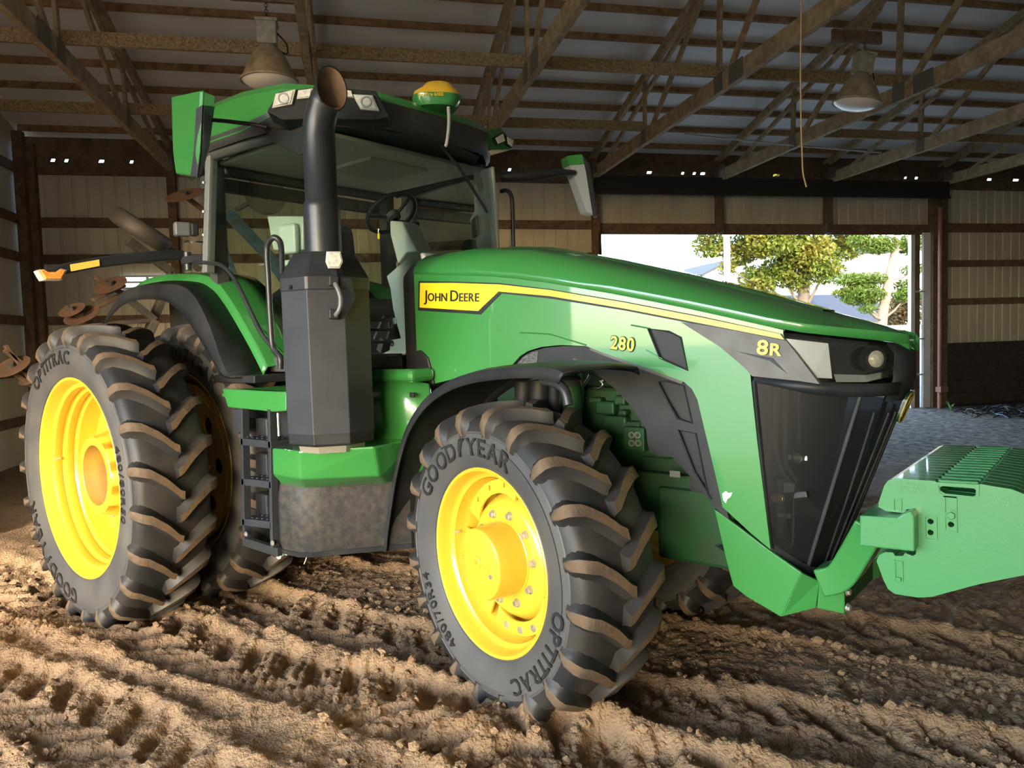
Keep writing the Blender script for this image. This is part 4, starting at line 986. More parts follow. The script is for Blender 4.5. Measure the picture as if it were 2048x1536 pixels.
# ------------------------------------------------------------------ nose: headlamps, grille
def xyz(x, y, z): return np.array([x, y, z], float)
hl_t0 = aty(1578, 663, -.43); hl_b0 = aty(1642, 766, -.385)
for s in (1, -1):
    def S(p): return np.array([p[0], p[1]*s, p[2]])
    A0, A1, A2, A3 = xyz(4.245, -.425, 1.782), xyz(4.40, -.345, 1.755), xyz(4.53, -.245, 1.733), xyz(4.615, -.15, 1.722)
    B0, B1, B2, B3 = xyz(4.36, -.385, 1.572), xyz(4.45, -.32, 1.560), xyz(4.55, -.235, 1.556), xyz(4.615, -.155, 1.575)
    back = xyz(-.07, .055, 0)
    mb = MB(); mb.loft([[S(p) for p in (A0, A1, A2, A3)], [S(p+back) for p in (A0, A1, A2, A3)], [S(p+back) for p in (B0, B1, B2, B3)], [S(p) for p in (B0, B1, B2, B3)]]); hl = mb.build('headlamp', BLACK_GLOSS, TRC, smooth=25)
    def lerp(a, b, t): return a+(b-a)*t
    # clear cover slightly inside the rim
    top = [lerp(a, b, .07)+xyz(.002, -.002, 0) for a, b in zip((A0, A1, A2, A3), (B0, B1, B2, B3))]; bot = [lerp(a, b, .93)+xyz(.002, -.002, 0) for a, b in zip((A0, A1, A2, A3), (B0, B1, B2, B3))]
    mb = MB(); mb.loft([[S(p) for p in top], [S(p) for p in bot]]); mb.build('headlamp_cover', GLASS_CLEAR, hl, smooth=40)
    # pale outer reflector and dark bezel lines
    q = [lerp(A0, B0, .12), lerp(A1, B1, .12), lerp(lerp(A0, A1, .75), lerp(B0, B1, .75), .9), lerp(B0, A0, .08)]
    mb = MB(); mb.prism([S(p+back*.18) for p in q], S(back*.15)); mb.build('side_reflector', mat('lamp_silver', (0.62, 0.64, 0.66), 0.25, metal=.3), hl)
    c = lerp(lerp(A2, A3, .35), lerp(B2, B3, .35), .42)+back*.4; nrm = xyz(.72, -.69*1, 0.0)
    rot = Vector(S(nrm)).to_track_quat('Y', 'Z').to_matrix().to_4x4(); 
    mb = MB(); mb.lathe([(-.02, .055), (.012, .05), (.016, .046), (.016, .0005)], 24, Matrix.Translation(Vector(S(c))) @ rot); mb.build('projector_ring', BLACK, hl, smooth=40)
    mb = MB(); mb.lathe([(.017, .036), (.026, .028), (.032, .014), (.034, .0005)], 20, Matrix.Translation(Vector(S(c))) @ rot); mb.build('projector_lens', LENS, hl, smooth=60)
    mb = MB(); mb.prism([S(lerp(p, q2, .80)+back*.5) for p, q2 in ((A1, B1), (A2, B2), (A3, B3))]+[S(lerp(p, q2, .97)+back*.5) for p, q2 in ((A3, B3), (A2, B2), (A1, B1))], S(back*.2)); mb.build('lower_reflector', CHROME, hl)
# black nose cap between and below the lamps
mb = MB()
rows = []
for y in (-.155, -.08, 0, .08, .155):
    xf = 4.665-.05*(abs(y)/.155)**2
    rows.append([(xf-.035, y, 1.724), (xf-.006, y, 1.68), (xf-.008, y, 1.575), (xf-.042, y, 1.475)])
mb.loft(rows); mb.build('nose_cap', BLACK, TRC, smooth=50, solid=.008)
for s in (1, -1):
    mb = MB(); r0 = [(4.105, -.418*s, 1.592), (4.36, -.388*s, 1.572), (4.45, -.322*s, 1.560), (4.55, -.237*s, 1.556), (4.635, -.155*s, 1.56)]; r1 = [(x-.01, y, z-.055) for x, y, z in r0]; r1[0] = (4.10, -.418*s, 1.57)
    mb.loft([r0, r1]); mb.build('lamp_brow', BLACK, TRC, smooth=40, solid=.008)
# grille screens
Gt = [xyz(4.105, -.415, 1.575), xyz(4.33, -.375, 1.53), xyz(4.50, -.26, 1.505), xyz(4.595, -.13, 1.49), xyz(4.615, 0, 1.485)]
Gb = [xyz(4.165, -.400, .835), xyz(4.225, -.345, .770), xyz(4.275, -.265, .712), xyz(4.30, -.13, .672), xyz(4.305, 0, .655)]
for s in (1, -1):
    rows = [[(a+(b-a)*t)*np.array([1, s, 1]) for a, b in zip(Gt[:3], Gb[:3])] for t in np.linspace(0, 1, 7)]
    mb = MB(); mb.loft(rows); mb.build('side_grille_screen', SCREEN, TRC, smooth=40)
    for k, w in ((0, .016), (2, .018)):
        mb = MB(); mb.tube([Gt[k]*np.array([1, s, 1]), Gb[k]*np.array([1, s, 1])], w*.6, 6); mb.build('grille_edge', BLACK, TRC, smooth=60)
fr = Gt[2:]+[p*np.array([1, -1, 1]) for p in Gt[2:-1][::-1]]; fb = Gb[2:]+[p*np.array([1, -1, 1]) for p in Gb[2:-1][::-1]]
rows = [[a+(b-a)*t for a, b in zip(fr, fb)] for t in np.linspace(0, 1, 7)]
mb = MB(); mb.loft(rows); mb.build('front_grille_screen', SCREEN, TRC, smooth=50)
for k in range(6):
    t0 = .08; f0 = .14+.72*k/5; mb = MB()
    def gp(t, f):
        i = f*4; j = min(3, int(i)); return (lambda a, b: a+(b-a)*(i-j))(fr[j]+(fb[j]-fr[j])*t, fr[j+1]+(fb[j+1]-fr[j+1])*t)
    mb.tube([gp(t, f0*(1-t*.25)+t*.125)+xyz(.004, 0, 0) for t in (t0, .3, .6, .95)], .006, 6); mb.build('grille_rib', BLACK, TRC, smooth=60)
# chin tray
chin = [xyz(4.15, -.40, .835), xyz(4.225, -.35, .770), xyz(4.285, -.27, .708), xyz(4.315, -.13, .668), xyz(4.32, 0, .652)]
ch = chin+[p*np.array([1, -1, 1]) for p in chin[:-1][::-1]]
mb = MB(); mb.loft([[p+xyz(.008, 0, .03) for p in ch], [p+xyz(.012, 0, -.03) for p in ch], [p+xyz(-.25, 0, -.03) for p in ch]]); mb.build('chin_tray', BLACK, TRC, smooth=30)
# emblem: oval with a leaping deer
ec = xyz(4.628, 0, 1.455); Mt = Matrix.Translation(Vector(ec)) @ Matrix.Rotation(PI/2, 4, 'Z') @ Matrix.Rotation(PI/2-.30, 4, 'X')
e_up = (Gt[4]-Gb[4])/np.linalg.norm(Gt[4]-Gb[4]); e_n = np.cross([0, 1, 0], e_up); ec = Gb[4]+(Gt[4]-Gb[4])*.955+e_n*.012
def E3(a, b, h): return ec+np.array([0, 1, 0])*a+e_up*b+e_n*h
mb = MB(); mb.plate([rrect(-.060, -.072, .060, .072, .045, 6)], .012, lambda a, b, h: E3(a, b, h)); em = mb.build('front_emblem', mat('emblem_dark_green', (.008, .035, .012), .35), TRC)
mb = MB(); mb.plate([rrect(-.060, -.072, .060, .072, .045, 6), rrect(-.056, -.068, .056, .068, .042, 6)], .004, lambda a, b, h: E3(a, b, h+.012)); mb.build('emblem_rim', mat('emblem_gold', (.30, .23, .03), .4), em)
deer = [(-.045, -.030), (-.030, -.012), (-.032, .004), (-.018, .014), (.004, .012), (.016, .022), (.018, .034), (.010, .044), (.020, .040), (.026, .048), (.030, .038), (.044, .030), (.040, .024), (.030, .022), (.028, .008), (.040, -.004), (.052, -.002), (.040, -.014), (.022, -.004), (.012, -.010), (-.008, -.008), (-.016, -.024), (-.034, -.046), (-.030, -.028)]
mb = MB(); mb.plate([[(a*.9, b*.95) for a, b in deer]], .004, lambda a, b, h: E3(a, b, h+.012)); mb.build('deer_mark', bpy.data.materials['emblem_gold'], em)
# radiator parts behind the screens
mb = MB(); mb.box((3.92, 0, 1.20), (.10, .66, .78)); mb.build('radiator', mat('radiator_core', (.035, .035, .036), .6, noise=(90, (.07, .07, .07), .8, 2, (1, 8, .1))), TRC)
mb = MB(); mb.box((3.80, 0, 1.33), (.06, .74, .58)); mb.build('radiator_shroud', BLACK, TRC)
HOSE = mat('grey_hose', (.16, .16, .165), .5)
for uvs, r, m in ((((1553, 765), (1552, 800), (1551, 880), (1556, 920), (1570, 950), (1592, 975)), .013, HOSE), (((1572, 770), (1571, 850), (1572, 920), (1585, 948), (1597, 962)), .012, HOSE), (((1598, 775), (1597, 890)), .008, HOSE), (((1588, 1000), (1586, 1090)), .006, STEEL)):
    mb = MB(); mb.tube(spline([aty(u, v, -.33) for u, v in uvs], 3), r, 8); mb.build('coolant_hose', m, TRC, smooth=60)
for u, v in ((1596, 915), (1564, 1030)):
    c = aty(u, v, -.345); mb = MB(); mb.box(c, (.085, .018, .022)); mb.lathe([(-.02, .022), (-.015, .026), (.01, .026), (.01, .0005)], 10, T3(c)); mb.build('hinge_latch', STEEL, TRC, bevel=.003)
c0, c1 = aty(1563, 955, -.32), aty(1562, 1075, -.32); mb = MB(); mb.tube([c0, c1], .030, 12); mb.build('receiver_drier', HOSE, TRC, smooth=40)
mb = MB(); p0, p1 = aty(1545, 996, -.35), aty(1615, 988, -.35); mb.beam(p0, p1, .02, .030); mb.build('latch_bar', BLACK_SATIN, TRC, bevel=.005)
for u in (1550, 1562): bolt_obj(TRC, aty(u, 996, -.365), (0, -1, 0), .014, .010, mat('brass_bolt', (.6, .45, .22), .35, metal=.8) if u == 1550 else bpy.data.materials['brass_bolt'], 'latch_bolt')
mb = MB(); mb.box(aty(1580, 975, -.33), (.05, .03, .05)); mb.build('valve_block', STEEL, TRC, bevel=.004)

# ------------------------------------------------------------------ black engine side panel around the wheel arch
blk = P_((1118, 693), (1172, 691), (1205, 704), (1290, 734), (1368, 763), (1384, 777), (1396, 802), (1440, 985), (1456, 1046), (1425, 1016), (1396, 978), (1360, 935), (1340, 915), (1310, 912), (1292, 895), (1288, 860), (1262, 818), (1226, 778), (1180, 741), (1140, 712))
va = P_((1312, 764), (1330, 762), (1364, 772), (1381, 848), (1352, 838), (1330, 800)); vb = P_((1352, 860), (1388, 868), (1412, 985), (1420, 1000), (1385, 945))
for mi_ in (False, True): side_plate('engine_side_panel', [blk, va, vb], BLACK, -.020, .025, TRC, .005, mirror=mi_)
side_plate('engine_vent_screen', [P_((1308, 760), (1332, 758), (1368, 768), (1385, 853), (1350, 842), (1326, 802))], SCREEN_GREY, -.036, .004)
side_plate('engine_vent_screen', [P_((1348, 856), (1392, 864), (1424, 1006), (1382, 950))], SCREEN_GREY, -.036, .004)
mb = MB(); mb.plate([P_((1178, 700), (1206, 711), (1290, 742), (1362, 768), (1366, 762), (1290, 735), (1207, 705), (1180, 694))], .012, lambda a, b, h: (a, ys(a)+.006+h, b)); mb.build('panel_seam', GREY_PANEL, TRC)
for lp_ in (va, vb, vent_a):
    mb = MB(); mb.tube([(a, ys(a)+(.018 if lp_ is not vent_a else -.002), b) for a, b in lp_], .0045, 6, closed=True); mb.build('vent_rim', DARK_GREY, TRC, smooth=60)
# arch lining with perforated corner
side_plate('arch_lining', [P_((1024, 732), (1042, 712), (1058, 703), (1085, 696), (1125, 692), (1185, 742), (1140, 740), (1125, 735), (1090, 737))], BLACK, -.022, .01)
side_plate('perforated_plate', [P_((1030, 727), (1044, 713), (1060, 705), (1072, 703), (1070, 728))], mat('perforated_grey', (.10, .10, .10), .5, noise=(160, (.008, .008, .008), 1.0, 1)), -.018, .006)
side_plate('perforated_plate', [P_((1142, 716), (1152, 720), (1172, 738), (1146, 736))], bpy.data.materials['perforated_grey'], -.018, .006)

# ------------------------------------------------------------------ front frame and weight carrier
def fy(u):                                             # the green front frame narrows towards the bumper
    return float(np.interp(u, [1430, 1555, 1640, 1692], [-.425, -.405, -.345, -.30]))
plA = [aty(u, v, -.412) for u, v in ((1428, 1018), (1480, 1056), (1540, 1102), (1603, 1146), (1562, 1234), (1492, 1193), (1466, 1172), (1452, 1120))]
plB = [aty(1603, 1146, -.412), aty(1640, 1163, -.345), aty(1632, 1216, -.345), aty(1562, 1234, -.412)]
for s in (1, -1):
    sv = np.array([1, s, 1]); mb = MB(); mb.prism([p*sv for p in plA], (0, .02*s, 0)); mb.build('front_frame_plate', GREEN, TRC, bevel=.004)
    mb = MB(); mb.hull2([p*sv for p in plB], [(p+xyz(-.01, .02, 0))*sv for p in plB]); mb.build('front_frame_nose', GREEN, TRC, bevel=.004)
    mb = MB(); la = [aty(1638, 1162, -.345), aty(1690, 1163, -.30), aty(1690, 1229, -.30), aty(1634, 1217, -.345)]
    mb.hull2([p*sv for p in la], [(p+xyz(-.05, .17, 0))*sv for p in la]); mb.build('bumper_block', GREEN, TRC, bevel=.006)
    # curved arm up to the carrier
    arm = spline([xyz(4.36, -.30*s, .70), xyz(4.44, -.30*s, .74), xyz(4.50, -.31*s, .84), xyz(4.57, -.33*s, .98)], 5)
    mb = MB(); secs = []
    for i, p in enumerate(arm):
        a = arm[max(0, i-1)]; b = arm[min(len(arm)-1, i+1)]; t = (b-a)/np.linalg.norm(b-a); n = np.cross(t, [0, 1, 0]); w = .075
        secs.append([p+n*.06+xyz(0, -w, 0), p+n*.06+xyz(0, w, 0), p-n*.06+xyz(0, w, 0), p-n*.06+xyz(0, -w, 0)])
    mb.loft(secs, closed=True, caps=True); mb.build('carrier_arm', GREEN, TRC, smooth=40, bevel=.008)
for v in (1183, 1215):
    c = aty(1694, v, -.295); bolt_obj(TRC, c, (1, -.1, 0), .014, .014, STEEL, 'bumper_bolt')
mb = MB(); mb.box((4.36, 0, .62), (.14, .52, .12)); mb.build('bumper_beam', GREEN_DIRTY_SHADED, TRC, bevel=.01)
YWN = -.50                                             # near face of the first weight
carr = [aty(u, v, -.57) for u, v in ((1719, 1031), (1795, 1035), (1805, 1028), (1822, 1022), (1829, 1035), (1829, 1104), (1718, 1092))]
mb = MB(); mb.prism(carr, (0, 1.14, 0)); cbar = mb.build('weight_carrier', GREEN_CAST, TRC, bevel=.006)
x0c, x1c = carr[0][0], carr[3][0]

# ------------------------------------------------------------------ engine, frame and driveline under the hood
def part(name, m, boxes=(), parent=None, bevel=.008):
    mb = MB()
    for c, s in boxes: mb.box(c, s)
    return mb.build(name, m, parent or TRC, bevel=bevel)
part('engine_block', GREEN_DIRTY_SHADED, [((3.10, 0, 1.22), (1.30, .50, .60))], bevel=.02)
part('engine_head', GREEN_DIRTY_SHADED, [((3.05, -.02, 1.62), (1.20, .36, .22))], bevel=.02)
part('timing_cover', GREEN_DIRTY_SHADED, [((3.55, -.24, 1.34), (.20, .14, .34))], bevel=.025)
part('oil_pan', GREEN_DIRTY_SHADED, [((3.1, 0, .86), (1.2, .4, .2))], bevel=.03)
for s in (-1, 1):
    part('frame_rail', GREEN_DIRTY_SHADED, [((2.90, s*.30, .98), (1.9, .05, .24))])
    part('axle_beam_end', GREEN_DIRTY_SHADED, [((WBASE, s*.48, ZF+.02), (.20, .24, .22))], bevel=.03)
part('front_axle', GREEN_DIRTY_SHADED, [((WBASE, 0, ZF+.05), (.26, .80, .20))], bevel=.04)
part('transmission', GREEN_DIRTY_SHADED, [((1.25, 0, 1.02), (2.3, .62, .62))], bevel=.04)
part('belly_plate', BLACK, [((1.5, 0, .68), (1.9, .5, .06))])
DARK_FILTER = mat('filter_black', (.018, .019, .021), .55, spec=.3)
for u, v0, v1, r, m, nm in ((1048, 762, 800, .052, DARK_FILTER, 'oil_filter'), (1080, 760, 800, .055, DARK_FILTER, 'oil_filter'), (1141, 770, 812, .062, GREEN_DIRTY_SHADED, 'fuel_filter')):
    a = aty(u, v0, -.40); b = aty(u, v1+30, -.40); a[0] = b[0] = (a[0]+b[0])/2
    mb = MB(); mb.tube([b, a-xyz(0, 0, .02), a], [r, r, r*.92], 18); f = mb.build(nm, m, TRC, smooth=40)
    if nm == 'fuel_filter':
        mb = MB(); mb.lathe([(.0, r*1.06), (.03, r*1.06), (.045, r*.8), (.05, r*.3), (.07, r*.3), (.07, .0005)], 18, Matrix.Translation(Vector(a)) @ Matrix.Rotation(PI/2, 4, 'X')); mb.build('filter_cap', DARK_FILTER, f, smooth=40)
        mb = MB(); q = aty(1133, 798, -.465); mb.box(q, (.04, .004, .045)); mb.build('filter_label', RAILW, f)
for uvs, r, m, nm in ((((1180, 748), (1172, 762), (1150, 788), (1138, 802)), .011, CHROME, 'steel_tube'), (((1100, 755), (1122, 768), (1134, 790), (1138, 830)), .026, BLACK, 'air_hose'), (((1162, 745), (1158, 820)), .022, GREEN_DIRTY_SHADED, 'coolant_pipe'), (((1152, 745), (1150, 800)), .010, GREEN_DIRTY_SHADED, 'coolant_pipe'), (((1190, 775), (1200, 776), (1206, 768), (1200, 762), (1208, 760)), .006, CHROME, 'fuel_line')):
    mb = MB(); mb.tube(spline([aty(u, v, -.36) for u, v in uvs], 4), r, 10); mb.build(nm, m, TRC, smooth=60)
for u, v, sx, sz in ((1215, 815, .12, .07), (1245, 800, .07, .05), (1235, 850, .14, .10), (1270, 865, .10, .12), (1195, 800, .08, .03), (1250, 825, .05, .03)):
    c = aty(u, v, -.27); mb = MB(); mb.box(c, (sx, .07, sz)); mb.build('engine_boss', GREEN_DIRTY_SHADED, TRC, bevel=.012)
mb = MB(); c = aty(1272, 877, -.33); mb.box(c, (.12, .05, .12)); pb = mb.build('port_block', GREEN_DIRTY_SHADED, TRC, bevel=.006)
for u, v in ((1264, 870), (1276, 870), (1264, 886), (1277, 886)):
    c = aty(u, v, -.356); mb = MB(); mb.lathe([(0, .010), (-.008, .013), (-.008, .017), (0, .017)], 12, T3(c)); mb.build('port_ring', STEEL, pb, smooth=40)
part('steering_knuckle', GREEN_DIRTY_SHADED, [((WBASE+.02, -.62, ZF+.02), (.18, .14, .34))], bevel=.04)
mb = MB(); mb.tube([xyz(WBASE-.22, -.66, ZF+.06), xyz(WBASE-.25, .2, ZF+.08)], .03, 10); mb.build('steering_rod', BLACK_SATIN, TRC, smooth=40)
mb = MB(); c = aty(1350, 948, -.39); mb.box(c, (.055, .004, .03)); mb.build('warning_decal', mat('decal_grey', (.10, .10, .095), .5), TRC)
part('side_support', GREEN_DIRTY_SHADED, [((3.78, -.34, .86), (.40, .04, .36))], bevel=.02)
for s in (-1, 1):
    mb = MB(); mb.prism([(3.96, s*.385, 1.56), (4.30, s*.35, 1.5), (4.16, s*.36, .84), (3.97, s*.385, 1.0)] if s > 0 else [(3.99, -.385, 1.55), (4.05, -.385, 1.55), (4.06, -.385, .96), (4.0, -.385, 1.05)], (0, -.012*s, 0)); mb.build('nose_liner', BLACK, TRC)
# ------------------------------------------------------------------ cab shell
def cy(x): return -.93+(x-.38)*.095                    # near side glass plane
ZB, ZT = 1.735, 3.13
side_poly = [(.40, 3.16), (1.50, 3.13), (1.60, 2.4), (1.60, 1.75), (1.16, 1.75), (.95, 1.92), (.72, 2.22), (.52, 2.38), (.36, 2.43)]
def side_glass(mirror):
    s = -1 if mirror else 1; mb = MB(); mb.plate([side_poly], .006, lambda a, b, h: (a, s*(cy(a)+h), b)); g = mb.build('side_window', GLASS, TRC)
    return g
sg = side_glass(False); side_glass(True)
bplan = [(1.60, -.81), (1.76, -.70), (1.86, -.50), (1.905, -.25), (1.92, 0)]; tplan = [(1.49, -.81), (1.60, -.70), (1.67, -.50), (1.70, -.25), (1.71, 0)]
bp = bplan+[(x, -y) for x, y in bplan[:-1][::-1]]; tp = tplan+[(x, -y) for x, y in tplan[:-1][::-1]]
rows = []
for t in np.linspace(0, 1, 6):
    rows.append([(bx+(tx-bx)*t, by+(ty-by)*t, ZB+(ZT-ZB)*t) for (bx, by), (tx, ty) in zip(bp, tp)])
mb = MB(); mb.loft(rows); mb.build('windscreen', GLASS, TRC, smooth=60)
for s in (1, -1):
    mb = MB(); mb.loft([[(1.60, -.83*s, 1.68), (1.64, -.80*s, 1.68), (1.60, -.77*s, 1.68), (1.56, -.80*s, 1.68)], [(1.49, -.83*s, 3.14), (1.53, -.80*s, 3.14), (1.49, -.77*s, 3.14), (1.45, -.80*s, 3.14)]], closed=True, caps=True); mb.build('front_pillar', BLACK_SATIN, TRC)
    a = aty(408, 545, -.94); b = aty(416, 262, -.93)
    mb = MB(); mb.hull2([(a[0]-.03, a[1]*s, a[2]), (a[0]+.035, a[1]*s, a[2]), (a[0]+.035, (a[1]+.06)*s, a[2]), (a[0]-.03, (a[1]+.06)*s, a[2])], [(b[0]-.03, b[1]*s, b[2]), (b[0]+.035, b[1]*s, b[2]), (b[0]+.035, (b[1]+.06)*s, b[2]), (b[0]-.03, (b[1]+.06)*s, b[2])])
    po = mb.build('rear_pillar', mat('pillar_grey', (.16, .17, .175), .4) if s == 1 else bpy.data.materials['pillar_grey'], TRC, bevel=.005)
    if s == 1:
        for v in (365, 423, 470):
            c = aty(407, v, -.945); bb = MB(); bb.lathe([(0, .009), (-.006, .008), (-.008, .0005)], 10, T3(c)); bb.build('pillar_bolt', RAILW, po, smooth=40)
    mb = MB(); mb.beam((.33, -.80*s, 2.0), (.33, -.80*s, 3.14), .09, .10, up=(1, 0, 0)); mb.build('inner_rear_pillar', CABIN_DARK, TRC)
    mb = MB(); mb.tube([(.36, -.90*s, 3.12), (.9, -.87*s, 3.13), (1.50, -.80*s, 3.12)], .045, 8); mb.build('roof_rail', CABIN_DARK, TRC, smooth=50)
mb = MB()
for z in (2.05, 2.98): mb.beam((.26, -.85, z), (.26, .85, z), .06, .09)
mb.build('rear_window_frame', CABIN_DARK, TRC)
mb = MB(); mb.box((.25, 0, 2.5), (.006, 1.6, .9)); mb.build('rear_window', GLASS, TRC)
part('cab_floor', CABIN_DARK, [((.98, 0, 1.67), (1.24, 1.56, .10))], bevel=.01)
part('cab_sill', BLACK, [((1.62, -.60, 1.67), (.42, .36, .09))], bevel=.02); part('cab_sill', BLACK, [((1.62, .60, 1.67), (.42, .36, .09))], bevel=.02)
part('rear_bulkhead', CABIN_DARK, [((.20, 0, 1.80), (.12, 1.3, .5))])
# headliner and hatch
mb = MB(); mb.box((.92, 0, 3.11), (1.20, 1.56, .03)); hl_ = mb.build('headliner', CABIN_HEAD, TRC, bevel=.01)
mb = MB(); mb.box((1.05, .10, 3.085), (.5, .55, .025)); mb.build('roof_hatch', mat('hatch_trim', (.36, .34, .28), .7), hl_, bevel=.008)
mb = MB(); mb.box((.36, 0, 3.06), (.08, 1.5, .06)); mb.build('rear_header', CABIN_DARK, TRC, bevel=.02)
# roof
RO = [(-.12, .62), (-.05, .80), (.25, .94), (.60, .985), (1.00, .975), (1.40, .925), (1.62, .74), (1.80, .50), (1.83, .25)]
outl = [(x, -y) for x, y in RO]+[(1.84, 0)]+[(x, y) for x, y in RO[::-1]]
def rl(ins, z, zf=None):
    cx, cy_ = .85, 0
    return [(cx+(x-cx)*(1-ins/1.0), y*(1-ins/.98), z+(0 if zf is None else zf(x))) for x, y in outl]
dropf = lambda x: -.085*max(0, (x-.9)/.95)**1.6
lift = lambda x: .125*min(1, max(0, (x-1.2)/.35))
mb = MB(); mb.loft([rl(.10, 3.155), rl(.0, 3.165, lambda x: .35*dropf(x)+lift(x)), rl(.0, 3.20, lambda x: dropf(x)+lift(x)*1.15), rl(.004, 3.385, dropf), rl(.03, 3.425, dropf), rl(.16, 3.455, dropf), rl(.5, 3.475, lambda x: dropf(x)*.7)], closed=True, caps=True)
roof = mb.build('cab_roof', GREEN, TRC, smooth=30)
mb = MB(); mb.loft([rl(.035, 3.13), rl(.01, 3.15), rl(-.004, 3.185, lambda x: .5*dropf(x)+lift(x)), rl(-.004, 3.200, lambda x: .5*dropf(x)+lift(x))], closed=True); mb.build('roof_skirt', mat('roof_skirt_grey', (.035, .036, .038), .45, noise=(6, (.07, .07, .07), .7)), roof, smooth=40)
mb = MB(); mb.prism([(1.35, -.80, 3.135), (1.70, -.52, 3.135), (1.79, -.2, 3.135), (1.79, .2, 3.135), (1.70, .52, 3.135), (1.35, .80, 3.135)], (0, 0, .02)); mb.build('roof_front_soffit', BLACK, roof)
# corner lamp pods
CN = np.array([.733, -.680, 0.0]); CP = np.array([1.655, -.745, 3.27])
def pod(uv, off): return atp(uv[0], uv[1], CP+CN*off, CN)
mb = MB(); front = [pod(q, .05) for q in ((533, 222), (557, 183), (640, 172), (752, 181), (779, 234), (748, 240), (640, 236), (566, 240))]
mb.hull2(front, [p-CN*.22+xyz(0, 0, -.015) for p in front]); pd = mb.build('lamp_pod', BLACK, roof, bevel=.008)
for nm, q in (('work_lamp', ((552, 189), (591, 180), (584, 209), (545, 217))), ('marker_lamp', ((597, 182), (626, 178), (623, 196), (594, 199))), ('work_lamp', ((706, 190), (745, 192), (758, 222), (722, 219))), ('marker_lamp', ((692, 181), (703, 183), (707, 196), (694, 194)))):
    lp = [pod(p, .056) for p in q]; mb = MB(); c = sum(lp)/4; mb.hull2([c+(p-c)*1.06 for p in lp], [c+(p-c)*1.0+CN*.012 for p in lp]); fo = mb.build(nm, mat('lamp_housing_pale', (.55, .55, .5), .4) if nm == 'work_lamp' and 'lamp_housing_pale' not in bpy.data.materials else bpy.data.materials['lamp_housing_pale'], pd)
    mb = MB(); mb.hull2([c+(p-c)*.86+CN*.0125 for p in lp], [c+(p-c)*.80+CN*.018 for p in lp]); mb.build('lens', LENS, fo)
    if nm == 'work_lamp':
        mb = MB(); rot = Vector(CN).to_track_quat('Y', 'Z').to_matrix().to_4x4(); mb.lathe([(.0, .034), (.004, .032), (.004, .026), (.001, .024)], 20, Matrix.Translation(Vector(c+CN*.018)) @ rot); mb.build('lens_ring', mat('lens_ring_grey', (.35, .35, .34), .3) if 'lens_ring_grey' not in bpy.data.materials else bpy.data.materials['lens_ring_grey'], fo, smooth=40)
# far pod
def podf(uv, x): return atx(uv[0], uv[1], x)
fp = [podf(q, 1.76) for q in ((958, 262), (1000, 254), (1027, 283), (1021, 300), (985, 300), (972, 292))]
mb = MB(); mb.hull2(fp, [p+xyz(-.25, .02, 0) for p in fp]); pd2 = mb.build('lamp_pod', GREEN, roof, bevel=.008)
for q in (((984, 277), (1002, 266), (1008, 284), (991, 291)), ((1008, 272), (1024, 281), (1020, 297), (1010, 289))):
    lp = [podf(p, 1.765) for p in q]; mb = MB(); mb.hull2(lp, [p+xyz(.02, 0, 0) for p in lp]); fo = mb.build('work_lamp', BLACK, pd2); c = sum(lp)/4
    mb = MB(); mb.hull2([c+(p-c)*.82+xyz(.021, 0, 0) for p in lp], [c+(p-c)*.78+xyz(.026, 0, 0) for p in lp]); mb.build('lens', LENS, fo)
# receiver dome on the roof front
gc = aty(873, 197, -.05); gq = Matrix.Translation(Vector(gc)) @ Matrix.Rotation(YAW-PI/2+.15, 4, 'Z')
def gring(z, a, b, n=24, sh=0.0, pw=3.0):
    out = []
    for k in range(n):
        t = 2*PI*k/n; c, s = math.cos(t), math.sin(t); out.append(gq @ Vector((math.copysign(abs(c)**(2/pw), c)*a+sh, math.copysign(abs(s)**(2/pw), s)*b, z)))
    return out
mb = MB(); mb.loft([gring(-.075, .10, .09), gring(-.072, .125, .115), gring(-.035, .155, .13), gring(.0, .158, .132)], closed=True, caps=True); gps = mb.build('satellite_receiver', GREEN, TRC, smooth=45)
mb = MB(); mb.loft([gring(.0, .160, .134), gring(.025, .150, .125), gring(.055, .110, .10, sh=.01), gring(.085, .085, .08, sh=.012), gring(.098, .05, .05, sh=.012)], closed=True, caps=True); mb.build('receiver_dome', YELLOW, gps, smooth=50)
vs, fs, w = text_mesh('StarFire 6000', .030, .001, 'CENTER'); mb = MB(); mb.add([gq @ Vector((x-.045, -.134*max(0.0, 1-abs((x-.045)/.160)**3)**(1/3)-.002-z, y-.026)) for x, y, z in vs], fs); mb.build('receiver_name', YELLOW_DECAL, gps, kind='stuff')
p0 = aty(862, 214, -.05); p1 = aty(858, 248, -.05); mb = MB(); mb.beam(p1, p0, .09, .05, up=(0, 1, 0)); mb.box((p1[0]-.08, p1[1], p1[2]), (.20, .09, .03)); mb.build('receiver_bracket', GREEN, gps, bevel=.005)
mb = MB(); mb.tube(spline([aty(u, v, -.12) for u, v in ((897, 214), (898, 235), (897, 260), (893, 288), (891, 292))], 4), .011, 8); mb.build('receiver_cable', mat('cable_grey', (.32, .31, .29), .5), gps, smooth=60)
# wipers
for uvs in (((878, 285), (925, 345), (975, 425)), ((875, 262), (890, 300), (915, 330), (950, 385))):
    mb = MB(); mb.tube([atp(u, v, (1.80, 0, 2.7), (1, 0, .15)) for u, v in uvs], .010, 6); mb.build('wiper', BLACK, TRC, smooth=60)

